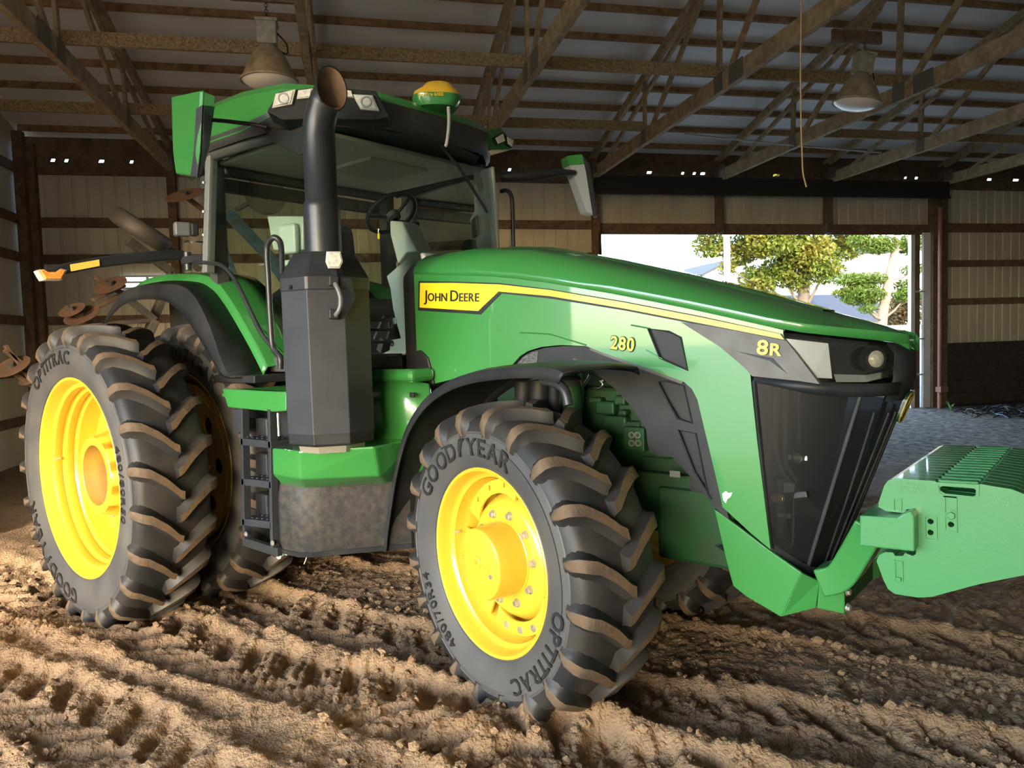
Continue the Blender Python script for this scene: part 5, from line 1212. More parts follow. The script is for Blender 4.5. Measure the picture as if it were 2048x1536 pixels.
# ------------------------------------------------------------------ cab interior
part('seat_base', CABIN_DARK, [((.75, .05, 1.86), (.42, .42, .30))], bevel=.04)
part('seat_cushion', CABIN_DARK, [((.80, .05, 2.06), (.52, .52, .14))], bevel=.05)
mb = MB(); mb.box((.48, .05, 2.42), (.14, .50, .66), ry=-.12); mb.build('seat_back', CABIN_DARK, TRC, bevel=.06, seg=3)
part('armrest_console', CABIN_GREY, [((.95, -.32, 2.20), (.50, .16, .10))], bevel=.03)
# display seen from behind through the side window
dm = [aty(u, v, -.62) for u, v in ((534, 432), (606, 432), (606, 500), (546, 500))]
mb = MB(); mb.prism(dm, (0, .03, 0)); mb.build('display_panel', mat('display_back', (.44, .48, .42), .5), TRC, bevel=.008)
c = aty(578, 478, -.66); mb = MB(); mb.box(c, (.16, .05, .20), rz=.2); mb.box(c+xyz(.02, .0, -.16), (.20, .06, .04)); mb.build('display_mount', CABIN_GREY, TRC, bevel=.02)
mb = MB(); mb.tube([c+xyz(0, .02, -.1), c+xyz(-.02, .08, -.45)], .025, 8); mb.build('display_post', CABIN_DARK, TRC, smooth=50)
# steering column
sc_ = [aty(u, v, -.10) for u, v in ((779, 441), (803, 443), (834, 503), (811, 505), (795, 528), (780, 470))]
mb = MB(); mb.prism(sc_, (0, .16, 0)); mb.build('steering_column', CABIN_GREY, TRC, bevel=.012)
mb = MB(); mb.prism([aty(u, v, .065) for u, v in ((784, 440), (808, 440), (842, 506), (812, 506))], (0, .03, 0)); mb.build('column_cover', CABIN_DARK, TRC, bevel=.01)
cons = [aty(u, v, -.22) for u, v in ((800, 528), (822, 510), (846, 505), (852, 515), (838, 545), (826, 550), (824, 676), (826, 690), (806, 711), (760, 711), (768, 705), (778, 700), (780, 680), (800, 676), (785, 618), (780, 580), (772, 552))]
mb = MB(); mb.prism(cons, (0, .44, 0)); fc = mb.build('front_console', CABIN_GREY, TRC, bevel=.015, seg=3)
for u, v, r in ((790, 642, .022), (784, 687, .020)):
    q = aty(u, v, -.222); bb = MB(); bb.lathe([(0, r), (-.004, r), (-.004, r*.75), (.004, r*.7), (.004, .0005)], 16, T3(q)); bb.build('console_plug', CABIN_DARK if v > 660 else CABIN_GREY, fc, smooth=40)
wc = aty(783, 427, -.02); ax_ = Vector((-.62, .02, .78)).normalized(); q = ax_.to_track_quat('Z', 'X').to_matrix()
ring = [Vector(wc)+q @ Vector((.185*math.cos(t), .185*math.sin(t), 0)) for t in np.linspace(0, 2*PI, 40, endpoint=False)]
mb = MB(); mb.tube(ring, .016, 10, closed=True); sw = mb.build('steering_wheel', BLACK, TRC, smooth=60)
for t in (.4, 2.5, 4.4):
    mb = MB(); mb.tube([Vector(wc)+q @ Vector((.04*math.cos(t), .04*math.sin(t), -.03)), Vector(wc)+q @ Vector((.18*math.cos(t), .18*math.sin(t), 0))], .013, 8); mb.build('wheel_spoke', BLACK, sw, smooth=60)
mb = MB(); mb.lathe([(-.06, .02), (-.05, .05), (-.02, .06), (-.015, .0005)], 16, Matrix.Translation(Vector(wc)) @ q.to_4x4() @ Matrix.Rotation(PI/2, 4, 'X')); mb.build('wheel_hub', CABIN_DARK, sw, smooth=50)
mb = MB(); mb.tube([aty(814, 452, .05), aty(836, 448, .05)], .016, 8); mb.build('shuttle_lever', BLACK, TRC, smooth=50)
kc = aty(757, 472, -.12); mb = MB(); mb.plate([rrect(-.010, -.022, .010, .022, .009)], .004, lambda a, b, h: (kc[0]+a, kc[1]+h, kc[2]+b)); kt = mb.build('key_tag', YELLOW_DECAL, TRC)
mb = MB(); mb.tube([kc+xyz(0, 0, .022), aty(757, 458, -.12), aty(762, 455, -.10)], .003, 5); mb.build('key', CHROME, kt)
for v in (640, 660, 685):
    c = aty(745, v, -.35); mb = MB(); mb.box(c, (.12, .30, .02)); mb.build('cab_step_plate', CABIN_DARK, TRC, bevel=.006)
for u in (745, 770):
    c = aty(u, 690, -.15); mb = MB(); mb.box(c, (.05, .09, .10), ry=.5); mb.beam(c+xyz(.02, 0, .04), c+xyz(.14, 0, .2), .02, .02); mb.build('pedal', CABIN_DARK, TRC, bevel=.005)
mb = MB(); mb.box(aty(690, 320, .1), (.03, .22, .13)); mb.build('rear_view_mirror', BLACK, TRC, bevel=.01)
for u, v0, v1, y in ((692, 290, 365, 0.0), (566, 300, 330, -.5)):
    mb = MB(); a, b = aty(u, v0, y), aty(u, v1, y); mb.tube([a, (a+b)/2, b+xyz(0, 0, .08)], .003, 5); mb.beam(b+xyz(0, 0, .08), b, .012, .012); mb.build('air_freshener', mat('lime_tag', (.35, .65, .12), .5) if u == 692 else bpy.data.materials['lime_tag'], TRC)
mb = MB(); mb.prism([aty(u, v, .74) for u, v in ((946, 345), (985, 332), (996, 500), (953, 500), (950, 470), (938, 440), (948, 420))], (0, .03, 0)); mb.build('pillar_trim', CABIN_GREY, TRC, bevel=.01)
mb = MB(); mb.prism([aty(u, v, .70) for u, v in ((942, 440), (952, 430), (954, 470), (944, 476))], (0, .03, 0)); mb.build('door_handle', CABIN_DARK, TRC, bevel=.006)
# cowl between windscreen and hood
mb = MB(); secs = []
for x, ins in ((1.86, .03), (1.94, .0), (2.04, -.002)):
    s_ = hood_sec(2.0, .008+ins, .006+ins); secs.append([(x, y, z) for _, y, z in [(0, s_[0][1], 1.52)]+s_+[(0, s_[-1][1], 1.52)]])
mb.loft(secs); mb.build('cowl', BLACK, TRC, smooth=40)
mb = MB(); mb.prism([aty(u, v, -.47) for u, v in ((826, 702), (840, 700), (856, 716), (868, 768), (862, 775), (846, 770), (830, 745))], (0, .12, 0)); mb.build('cowl_foot', BLACK, TRC, bevel=.01)

# ------------------------------------------------------------------ exhaust stack and its housing
EC = np.array([1.84, -1.0]); ea = math.atan2(-3.591+1.0, 5.351-1.84)
def octo(R, z, c=EC, tilt=(0, 0)): return [(c[0]+tilt[0]+R*math.cos(ea+PI/8+PI/4*k), c[1]+tilt[1]+R*math.sin(ea+PI/8+PI/4*k), z) for k in range(8)]
mb = MB(); mb.loft([octo(.256, 1.30), octo(.258, 2.15)], closed=True, caps=True); eb = mb.build('aftertreatment_housing', DARK_GREY, TRC, bevel=.004)
mb = MB(); mb.loft([octo(.262, 2.085), octo(.262, 2.16), octo(.20, 2.27), octo(.17, 2.305)], closed=True, caps=True); mb.build('housing_cap', BLACK_SATIN, eb, bevel=.01)
mb = MB(); mb.loft([octo(.235, 1.232), octo(.252, 1.245), octo(.254, 1.31)], closed=True, caps=True); mb.build('housing_base', BLACK, eb, bevel=.004)
for u in (591, 697):
    dd = 1.0; c = atp(u, 542, (EC[0], EC[1], 0)+np.array([.24*math.cos(ea), .24*math.sin(ea), 0]), (math.cos(ea), math.sin(ea), 0)); a_ = ea+(-PI/4*.9 if u < 640 else PI/5)
    bb = MB(); c = np.array([EC[0]+.246*math.cos(ea+(-.86 if u < 640 else .42)), EC[1]+.246*math.sin(ea+(-.86 if u < 640 else .42)), 2.11]); n_ = (math.cos(ea-.785 if u < 640 else ea), math.sin(ea-.785 if u < 640 else ea), 0); hexbolt(bb, c, n_, .010, .008); bb.build('housing_screw', BLACK, eb)
pc = EC
def rng(c, n, r, seg=28, sy=1.0, up=(0, 0, 1)):
    n = Vector(n).normalized(); s = n.cross(Vector((0, 1, 0)) if abs(n.y) < .9 else Vector((1, 0, 0))).normalized(); t = n.cross(s)
    # keep a stable frame: s horizontal
    h = Vector((-math.sin(ea), math.cos(ea), 0)); s = (h-n*h.dot(n)).normalized(); t = n.cross(s)
    return [Vector(c)+s*(r*math.cos(2*PI*k/seg))+t*(r*sy*math.sin(2*PI*k/seg)) for k in range(seg)]
Z1 = 2.30; pz = [(Z1-.03, .103), (2.56, .103), (2.58, .103), (2.60, .094), (2.605, .090), (2.95, .090)]
fw = Vector((math.cos(ea+.75), math.sin(ea+.75), 0))      # the outlet leans this way
rings = [rng((pc[0], pc[1], z), (0, 0, 1), r) for z, r in pz]
cz = 2.95; Rb = .30
for a in np.linspace(.12, .72, 6):
    c = Vector((pc[0], pc[1], cz))+fw*(Rb*(1-math.cos(a)))+Vector((0, 0, Rb*math.sin(a))); rings.append(rng(c, Vector((0, 0, 1))*math.cos(a)+fw*math.sin(a), .090))
c = c+(Vector((0, 0, 1))*math.cos(.72)+fw*math.sin(.72))*.075; nend = (Vector((0, 0, 1))*.10+fw*.75+Vector((math.cos(ea), math.sin(ea), 0))*.5)
cN_ = [(Vector((pc[0], pc[1], 2.90)), Vector((0, 0, 1)))]+[(Vector((pc[0], pc[1], cz))+fw*(Rb*(1-math.cos(a)))+Vector((0, 0, Rb*math.sin(a))), Vector((0, 0, 1))*math.cos(a)+fw*math.sin(a)) for a in np.linspace(.12, .72, 6)]
rings.append(rng(c, nend, .092, sy=1.40))
mb = MB(); mb.loft(rings, closed=True); ex = mb.build('exhaust_stack', BLACK_SATIN, TRC, smooth=40)
inn = [rng(c, nend, .087, sy=1.38)]+[rng(q_, n_, .083) for q_, n_ in reversed(cN_)]
mb = MB(); mb.loft(inn, closed=True); mb.build('outlet_bore', RUST_PIPE, ex, smooth=60)
mb = MB(); mb.loft([rng(c, nend, .093, sy=1.40), rng(c, nend, .086, sy=1.40)], closed=True); mb.build('outlet_rim', BLACK_SATIN, ex)
# front facing lamp and grab handle on the housing
FN = np.array([math.cos(ea+.10), math.sin(ea+.10), 0]); FP = np.array([EC[0], EC[1], 2.2])+FN*.262
def fpt(u, v, off=0.0): return atp(u, v, FP+FN*off, FN)
lo = [fpt(u, v, .055) for u, v in ((652, 502), (682, 502), (687, 524), (680, 538), (656, 538), (650, 524))]; cc = sum(lo)/6
mb = MB(); mb.hull2(lo, [cc+(p-cc)*.8-FN*.06 for p in lo]); wl_ = mb.build('side_lamp', BLACK_SATIN, eb)
mb = MB(); mb.hull2([cc+(p-cc)*.95+FN*.001 for p in lo], [cc+(p-cc)*.9+FN*.008 for p in lo]); mb.build('lamp_bezel', mat('lamp_bezel_pale', (.6, .6, .56), .3), wl_)
mb = MB(); mb.hull2([cc+(p-cc)*.82+FN*.0082 for p in lo], [cc+(p-cc)*.75+FN*.014 for p in lo]); mb.build('lens', LENS, wl_)
mb = MB(); mb.beam(fpt(667, 540, .02), fpt(668, 560, .02), .03, .025, up=FN); mb.build('lamp_bracket', BLACK_SATIN, wl_)
mb = MB(); mb.tube(spline([fpt(u, v, o) for u, v, o in ((668, 566, .01), (673, 572, .05), (680, 590, .06), (681, 610, .06), (675, 626, .05), (669, 632, .01))], 4), .013, 8); gh = mb.build('grab_handle', mat('handle_grey', (.13, .135, .14), .4), eb, smooth=50)
for v in (562, 628):
    bb = MB(); bb.beam(fpt(667, v-10, .01), fpt(667, v+10, .01), .05, .05, up=FN); bb.build('handle_bracket', BLACK, gh, bevel=.006)
mb = MB(); mb.prism([fpt(u, v, .012) for u, v in ((680, 555), (702, 556), (710, 598), (692, 636), (676, 634))], -FN*.03); mb.build('heat_shield', BLACK_SATIN, eb)

# ------------------------------------------------------------------ tank, ledge, ladder, platform
def plan_pts(uvs, z): return [atz(u, v, z) for u, v in uvs]
tank_b = [(1.00, -.45), (1.30, -.98), (1.36, -1.07), (1.44, -1.11), (1.58, -1.10), (1.66, -1.05), (1.72, -.96), (2.02, -.58), (2.02, -.40)]
def tk(z, sc=1.0, sh=(0, 0)): return [(1.5+(x-1.5)*sc+sh[0], y*sc+sh[1], z) for x, y in tank_b]
mb = MB(); mb.loft([tk(.545, .985), tk(.585, 1.0), tk(.86, 1.0), tk(.965, .985)], closed=True, caps=True); tank = mb.build('fuel_tank', BLACK_MUDDY, TRC, smooth=28)
mb = MB(); mb.loft([tk(.530, .99), tk(.562, 1.004)], closed=True, caps=True); mb.build('tank_strap', BLACK_SATIN, tank)
ti = [fpt(0, 0) for _ in ()]
led_t = [(1.36, -.70), (1.42, -1.10), (1.47, -1.16), (1.80, -1.20), (2.13, -.93), (2.10, -.55)]
led_b = [(1.30, -.70), (1.40, -1.05), (1.46, -1.09), (1.66, -1.08), (1.98, -.72), (1.95, -.5)]
led_m = [(1.30, -.70), (1.385, -1.09), (1.45, -1.15), (1.76, -1.17), (2.08, -.86), (2.0, -.5)]
mb = MB(); mb.loft([[(x, y, .955) for x, y in led_b], [(x, y, 1.03) for x, y in led_m], [(x, y, 1.185+(x-1.4)*.04) for x, y in led_t]], closed=True, caps=True); mb.build('tank_fairing', GREEN, TRC, bevel=.012)
mb = MB(); mb.loft([octo(.19, 1.19), octo(.20, 1.24)], closed=True, caps=True); mb.build('housing_mount', STEEL, eb)
# green body side below the cab and its rounded shoulder
mb = MB(); mb.loft([[(1.30, -.62, 1.0), (1.30, -.66, 1.45), (1.30, -.64, 1.60)], [(1.95, -.58, .95), (1.95, -.62, 1.45), (1.95, -.60, 1.58)], [(2.28, -.50, .95), (2.20, -.54, 1.40), (2.16, -.52, 1.54)]]); mb.build('cab_base_panel', GREEN, TRC, smooth=40, solid=.03)
mb = MB(); mb.box((1.85, -.56, 1.595), (.62, .20, .08)); mb.build('cab_mount_beam', GREEN, TRC, bevel=.03, seg=3)
for u in (765, 825):
    c = aty(u, 790, -.625); mb = MB(); mb.box(c, (.035, .02, .03)); mb.build('panel_clip', BLACK, TRC, bevel=.004)
# ladder
YL = -1.10
lad = thing.__call__ if False else None
def lp(u, v, y=YL): return aty(u, v, y)
rails = []
for (u0, v0), (u1, v1) in (((489, 818), (494, 1082)), ((544, 818), (550, 1094))):
    mb = MB(); mb.beam(lp(u0, v0), lp(u1, v1), .028, .05, up=(0, 1, 0)); o = mb.build('ladder_rail', DARK_GREY, TRC, bevel=.003); rails.append(o)
for v in (882, 962, 1042):
    a, b = lp(488, v), lp(549, v+7); mb = MB(); mb.beam(a+xyz(0, .05, 0), b+xyz(0, .05, 0), .15, .045); o = mb.build('ladder_tread', DARK_GREY, TRC, bevel=.004)
    for k in range(6):
        for j in range(2):
            q = a+(b-a)*(k+.5)/6+xyz(0, .01+j*.07, .024); bb = MB(); bb.lathe([(0, .010), (.005, .008), (.005, .0005)], 8, Matrix.Translation(Vector(q)) @ Matrix.Rotation(PI/2, 4, 'X')); bb.build('grip_stud', DARK_GREY, o)
mb = MB(); mb.beam(lp(490, 1082), lp(560, 1104), .04, .055); mb.build('ladder_foot', BLACK_SATIN, TRC, bevel=.006)
for u, v in ((493, 1068), (546, 1086)): bolt_obj(TRC, lp(u, v, YL-.03), (0, -1, 0), .012, .010, STEEL, 'ladder_bolt')
part('ladder_back', BLACK, [((1.22, -.86, 1.02), (.52, .05, .80))])
for v0, v1 in ((835, 880), (905, 955), (985, 1038)):
    a, b = aty(512, v0, -.98), aty(538, v1, -.98); mb = MB(); mb.box(((a[0]+b[0])/2, -.95, (a[2]+b[2])/2), (abs(b[0]-a[0]), .08, abs(a[2]-b[2]))); mb.build('battery_box', BLACK_SATIN, TRC, bevel=.012)
mb = MB(); mb.prism([lp(u, v) for u, v in ((464, 820), (484, 818), (484, 862), (476, 868), (470, 866))], (0, .03, 0)); mb.build('ladder_handle', DARK_GREY, TRC, bevel=.006)
mb = MB(); mb.tube([lp(556, 826), lp(558, 872)], .008, 6); mb.build('ladder_strut', STEEL, TRC, smooth=50)
# platform with open grating
pf = [lp(u, v, -1.12) for u, v in ((444, 777), (546, 783), (573, 783), (572, 822), (546, 824), (455, 815))]
mb = MB(); mb.prism(pf, (0, .05, 0)); mb.build('platform_edge', GREEN, TRC, bevel=.008)
a, b = lp(447, 779, -1.10), lp(573, 783, -1.10)
mb = MB(); mb.box(((a[0]+b[0])/2, -.86, a[2]-.035), (b[0]-a[0], .50, .02)); plt = mb.build('platform_deck', GREEN, TRC)
for k in range(13):
    x = a[0]+(b[0]-a[0])*(k+.5)/13; mb = MB(); mb.beam((x, -1.07, a[2]-.012), (x, -.64, a[2]-.012), .014, .02); mb.build('grating_bar', GREEN, plt)
for k in range(4):
    y = -1.05+.11*k; mb = MB(); mb.beam((a[0], y, a[2]-.014), (b[0], y, a[2]-.014), .012, .016); mb.build('grating_bar', GREEN, plt)
# loose wire and drain fittings under the tank
mb = MB(); mb.tube(spline([aty(u, v, -1.0) for u, v in ((619, 1090), (616, 1105), (612, 1118), (608, 1128))], 3), .0025, 5); mb.build('loose_wire', RAILW, TRC)
for u, v in ((513, 1084), (560, 1112), (575, 1104)):
    c = aty(u, v, -.95); mb = MB(); mb.lathe([(-.02, .0005), (-.02, .016), (.02, .016), (.02, .0005)], 8, T3(c, rz=.6)); mb.build('drain_fitting', STEEL, TRC)

# ------------------------------------------------------------------ rear fenders
YB, YG, YIN = -1.07, -.875, -.50
up_e = [(217, 633), (239, 592), (270, 575), (305, 570), (342, 570), (369, 576), (393, 599), (420, 653), (444, 722), (456, 747), (474, 754)]
lo_e = [(211, 648), (236, 617), (260, 604), (285, 599), (315, 599), (342, 607), (376, 640), (405, 685), (427, 722), (446, 750), (462, 755)]
gb_e = [(250, 600), (275, 578), (302, 568), (345, 563), (396, 566), (420, 577), (440, 598), (465, 637), (492, 684), (512, 722), (526, 751)]
rows_u = [aty(u, v, YB) for u, v in up_e]; rows_l = [aty(u, v, YB) for u, v in lo_e]; rows_g = [aty(u, v, YG) for u, v in gb_e]
rows_u = spline(rows_u, 3); rows_l = spline(rows_l, 3); rows_g = spline(rows_g, 3)
for s in (1, -1):
    sv = np.array([1, s, 1])
    mb = MB(); mb.loft([[p*sv for p in rows_l], [(p*.5+q*.5)*sv+xyz(0, -.012*s, 0) for p, q in zip(rows_l, rows_u)], [p*sv for p in rows_u], [p*sv for p in rows_g]]); mb.build('fender_extension', BLACK, TRC, smooth=35, solid=.014)
    gi = [p+xyz(0, .04, .055) for p in rows_g]; gk = [np.array([p[0], YIN, p[2]+.075]) for p in rows_g]
    gi2 = [np.array([p[0]+.03, -.66, p[2]+.075]) for p in rows_g]
    mb = MB(); mb.loft([[p*sv for p in rows_g], [p*sv for p in gi], [p*sv for p in gi2], [p*sv for p in gk]]); mb.build('rear_fender', GREEN, TRC, smooth=28, solid=.012)
    # inner wall of the fender towards the cab
    mb = MB(); mb.loft([[p*sv for p in gk], [np.array([p[0], YIN, 1.45])*sv for p in gk]]); mb.build('fender_inner_wall', BLACK, TRC, solid=.012)
part('fender_bracket', BLACK, [((.85, -.82, 1.585), (.50, .42, .05))])
# hand rails
def rail(name, pts, r, m=BLACK_SATIN, sm=5):
    mb = MB(); mb.tube(spline(pts, sm), r, 10); return mb.build(name, m, TRC, smooth=60)
rail('grab_rail', [aty(u, v, y) for u, v, y in ((561, 738, -.97), (560, 715, -.97), (546, 694, -.97), (541, 640, -.97), (537, 560, -.97), (534, 505, -.97), (537, 485, -.97), (548, 475, -.96), (559, 482, -.94), (563, 500, -.92), (564, 546, -.90))], .019)
rail('fender_rail', [aty(u, v, y) for u, v, y in ((388, 525, -.93), (420, 526, -.95), (445, 532, -.97), (470, 560, -.98), (500, 620, -.98), (525, 670, -.98), (556, 706, -.97))], .014)
# far side rail
rail('grab_rail', [aty(u, v, .96) for u, v in ((1002, 383), (1012, 381), (1021, 388), (1025, 410), (1027, 498))], .017)

# ------------------------------------------------------------------ warning arm with amber lamp
AX = .06
arm_t = [atx(u, v, AX) for u, v in ((90, 540), (140, 524), (200, 513), (270, 504), (330, 500), (370, 500))]
arm_b = [atx(u, v, AX) for u, v in ((92, 556), (142, 546), (200, 535), (270, 526), (330, 521), (370, 518))]
mb = MB(); n = len(arm_t); mb.hull2(arm_t+arm_b[::-1], [p+xyz(-.07, 0, 0) for p in arm_t+arm_b[::-1]]); wa = mb.build('warning_arm', BLACK_SATIN, TRC, bevel=.012)
q = [atx(u, v, AX+.004) for u, v in ((140, 529), (198, 519), (199, 532), (142, 543))]; mb = MB(); mb.prism(q, (.004, 0, 0)); mb.build('reflector_strip', REFLECT_Y, wa)
fr_ = [atx(u, v, AX+.012) for u, v in ((76, 541), (82, 538), (92, 544), (112, 544), (122, 537), (135, 540), (124, 561), (88, 561))]
mb = MB(); mb.prism(fr_, (-.09, 0, 0)); am = mb.build('amber_lamp', mat('lamp_silver_frame', (.45, .45, .44), .35), wa, bevel=.004)
c = sum(fr_)/8; mb = MB(); mb.hull2([c+(p-c)*.88+xyz(.002, 0, 0) for p in fr_], [c+(p-c)*.78+xyz(.016, 0, 0) for p in fr_]); mb.build('amber_lens', LENS_AMBER, am)
pv = atx(365, 515, AX); mb = MB(); mb.tube([pv+xyz(0, .04, -.09), pv+xyz(0, .04, .04)], .03, 12); mb.build('arm_pivot', BLACK_SATIN, wa, smooth=40)
mb = MB(); mb.beam(pv+xyz(-.02, .02, -.02), (.30, -.88, pv[2]-.02), .05, .05); mb.build('arm_bracket', BLACK_SATIN, wa)
# rear work light and brackets by the pillar
c = atx(364, 459, .10); mb = MB(); mb.box(c, (.08, .11, .10), rz=-.3); wk = mb.build('rear_work_light', mat('work_light_grey', (.12, .125, .13), .4), TRC, bevel=.015)
mb = MB(); mb.box(c+xyz(.04, .07, 0), (.08, .05, .09), rz=-.3); mb.build('light_heatsink', BLACK, wk, bevel=.01)
mb = MB(); mb.beam(c+xyz(0, .02, -.085), c+xyz(.05, .28, -.085), .05, .012); mb.beam(c+xyz(0, .02, -.085), c+xyz(0, .02, -.04), .02, .02); mb.build('light_bracket', CHROME, wk)
mb = MB(); mb.beam(c+xyz(.05, .25, -.10), c+xyz(.05, .25, -.42), .05, .03, up=(0, 1, 0)); mb.build('light_post', BLACK_SATIN, wk)

# ------------------------------------------------------------------ mirrors
mt = [aty(342, 193, -1.47), aty(400, 181, -1.50), aty(408, 181, -1.49), aty(430, 191, -1.32)]
mm = [aty(345, 300, -1.47), aty(393, 300, -1.50), aty(403, 300, -1.49), aty(417, 290, -1.36)]
mbm_ = [aty(351, 347, -1.46), aty(386, 352, -1.48), aty(396, 356, -1.47), aty(402, 348, -1.42)]
def close_(l): return [Vector(p) for p in l]+[Vector(l[3])+Vector((-.16, .03, 0)), Vector(l[0])+Vector((-.05, .10, 0))]
mb = MB(); mb.loft([close_(mt), close_(mm), close_(mbm_)], closed=True, caps=True); mir = mb.build('side_mirror', GREEN, TRC, bevel=.008, smooth=20)
def L_(a, b, t): return a+(b-a)*t
dk = [L_(mt[2], mm[2], .25), L_(mt[3], mm[3], .22), mm[3], mbm_[3], mbm_[2], mm[2]]
nrm = np.cross(mt[3]-mt[2], mm[2]-mt[2]); nrm /= np.linalg.norm(nrm); nrm = nrm if nrm@(CAM-mt[2]) > 0 else -nrm
mb = MB(); mb.prism([p+nrm*.006 for p in dk], -nrm*.012); mb.build('mirror_inner_face', BLACK, mir)
dk2 = [L_(mt[1], mm[1], .30), L_(mt[2], mm[2], .25), mm[2], mbm_[2], mbm_[1], mm[1]]
dk2 = [p+xyz(.006, -.008, 0) for p in dk2]; dk2 = [p if i in (1, 2, 3) else p+(mt[0]-mt[1])*.06 for i, p in enumerate(dk2)]
mb = MB(); mb.prism(dk2, (-.004, .006, 0)); mb.build('mirror_grey_band', DARK_GREY, mir)
mb = MB(); mb.tube([aty(415, 239, -1.38), aty(450, 242, -1.25), aty(500, 248, -1.12), aty(535, 254, -1.05)], .012, 8); mb.build('mirror_rod', BLACK, mir, smooth=60)
mb = MB(); la = [aty(u, v, -1.02) for u, v in ((520, 250), (560, 258), (618, 268), (618, 305), (600, 310), (545, 285))]; mb.prism(la, (0, .05, 0)); mb.build('mirror_arm', BLACK, mir, bevel=.006)
# far mirror
yf = 1.40
ft_ = [aty(u, v, yf) for u, v in ((1135, 312), (1163, 308), (1176, 330), (1192, 430), (1174, 426), (1140, 332))]
mb = MB(); mb.prism(ft_, (-.10, .05, 0)); mir2 = mb.build('side_mirror', MIRROR_GREY, TRC, bevel=.012)
gt = [aty(u, v, yf-.006) for u, v in ((1134, 311), (1164, 307), (1172, 328), (1138, 331))]; mb = MB(); mb.prism(gt, (-.11, .06, 0)); mb.build('mirror_cap', GREEN, mir2, bevel=.01)
eg = [aty(u, v, yf-.008) for u, v in ((1164, 309), (1178, 330), (1193, 432), (1186, 434), (1172, 345))]; mb = MB(); mb.prism(eg, (-.02, .05, 0)); mb.build('mirror_edge', BLACK, mir2)
mb = MB(); mb.tube([aty(1002, 353, .92), aty(1060, 352, 1.05), aty(1120, 345, 1.28), aty(1150, 345, 1.38)], [.04, .042, .03, .018], 10); mb.build('mirror_arm', BLACK, mir2, smooth=60)
# ------------------------------------------------------------------ suitcase weights on the carrier
def wp_(u, v): q = aty(u, v, YWN); return (float(q[0]), float(q[2]))
wo_ = [wp_(*q) for q in ((1770, 958), (1788, 957), (1871, 962))]
slot = [wp_(1878, 974), wp_(1955, 980)]
x0, zt = wp_(1768, 957); xr = 5.115
z_top = wp_(1790, 957)[1]; zn1 = wp_(1800, 1023)[1]; zn0 = wp_(1800, 1100)[1]; xn = wp_(1834, 1060)[0]
out = [wp_(1790, 957), wp_(1871, 962), wp_(1873, 968), wp_(1957, 972), wp_(1959, 968)]
out += [(xr-.055, z_top-.002), (xr-.02, z_top-.015), (xr, z_top-.05), (xr+.004, wp_(2047, 1110)[1])]
out += [(xr-.012, wp_(2040, 1148)[1]), wp_(1960, 1168), wp_(1862, 1194), wp_(1835, 1195), wp_(1790, 1188), wp_(1776, 1178), wp_(1767, 1160), wp_(1753, 1122), wp_(1758, 1110), wp_(1770, 1104), wp_(1786, 1105), wp_(1790, 1112), wp_(1806, 1112), wp_(1810, 1106), wp_(1826, 1112), wp_(1832, 1108), wp_(1833, 1088)]
out += [wp_(1834, 1040), wp_(1831, 1026), wp_(1824, 1019), wp_(1814, 1018), wp_(1808, 1026), wp_(1772, 1022), wp_(1757, 1014), wp_(1757, 1006), wp_(1768, 972), wp_(1776, 961)]
slot_loop = [wp_(*q) for q in ((1880, 974), (1886, 972), (1948, 977), (1955, 982), (1954, 990), (1946, 993), (1890, 987), (1880, 981))]
holes_ = [[(wp_(u, v)[0]+.0105*math.cos(t), wp_(u, v)[1]+.0105*math.sin(t)) for t in np.linspace(0, 2*PI, 12, endpoint=False)] for u, v in ((1861, 1043), (1861, 1065), (1902, 1049))]
WT = .062; NWT = 15; PITCHW = .0675
wbase = np.array([4.87, YWN, .76])
mbw = MB(); mbw.plate([out, slot_loop]+holes_, WT, lambda a, b, h: (a-wbase[0], h, b-wbase[2]))
labels = {0: 'nearest green suitcase weight, its full side face with handle slot and bolt showing'}
ORD = ['first', 'second', 'third', 'fourth', 'fifth', 'sixth', 'seventh', 'eighth', 'ninth', 'tenth', 'eleventh', 'twelfth', 'thirteenth', 'fourteenth', 'farthest']; wroot = None; body_me = None; up_me = None
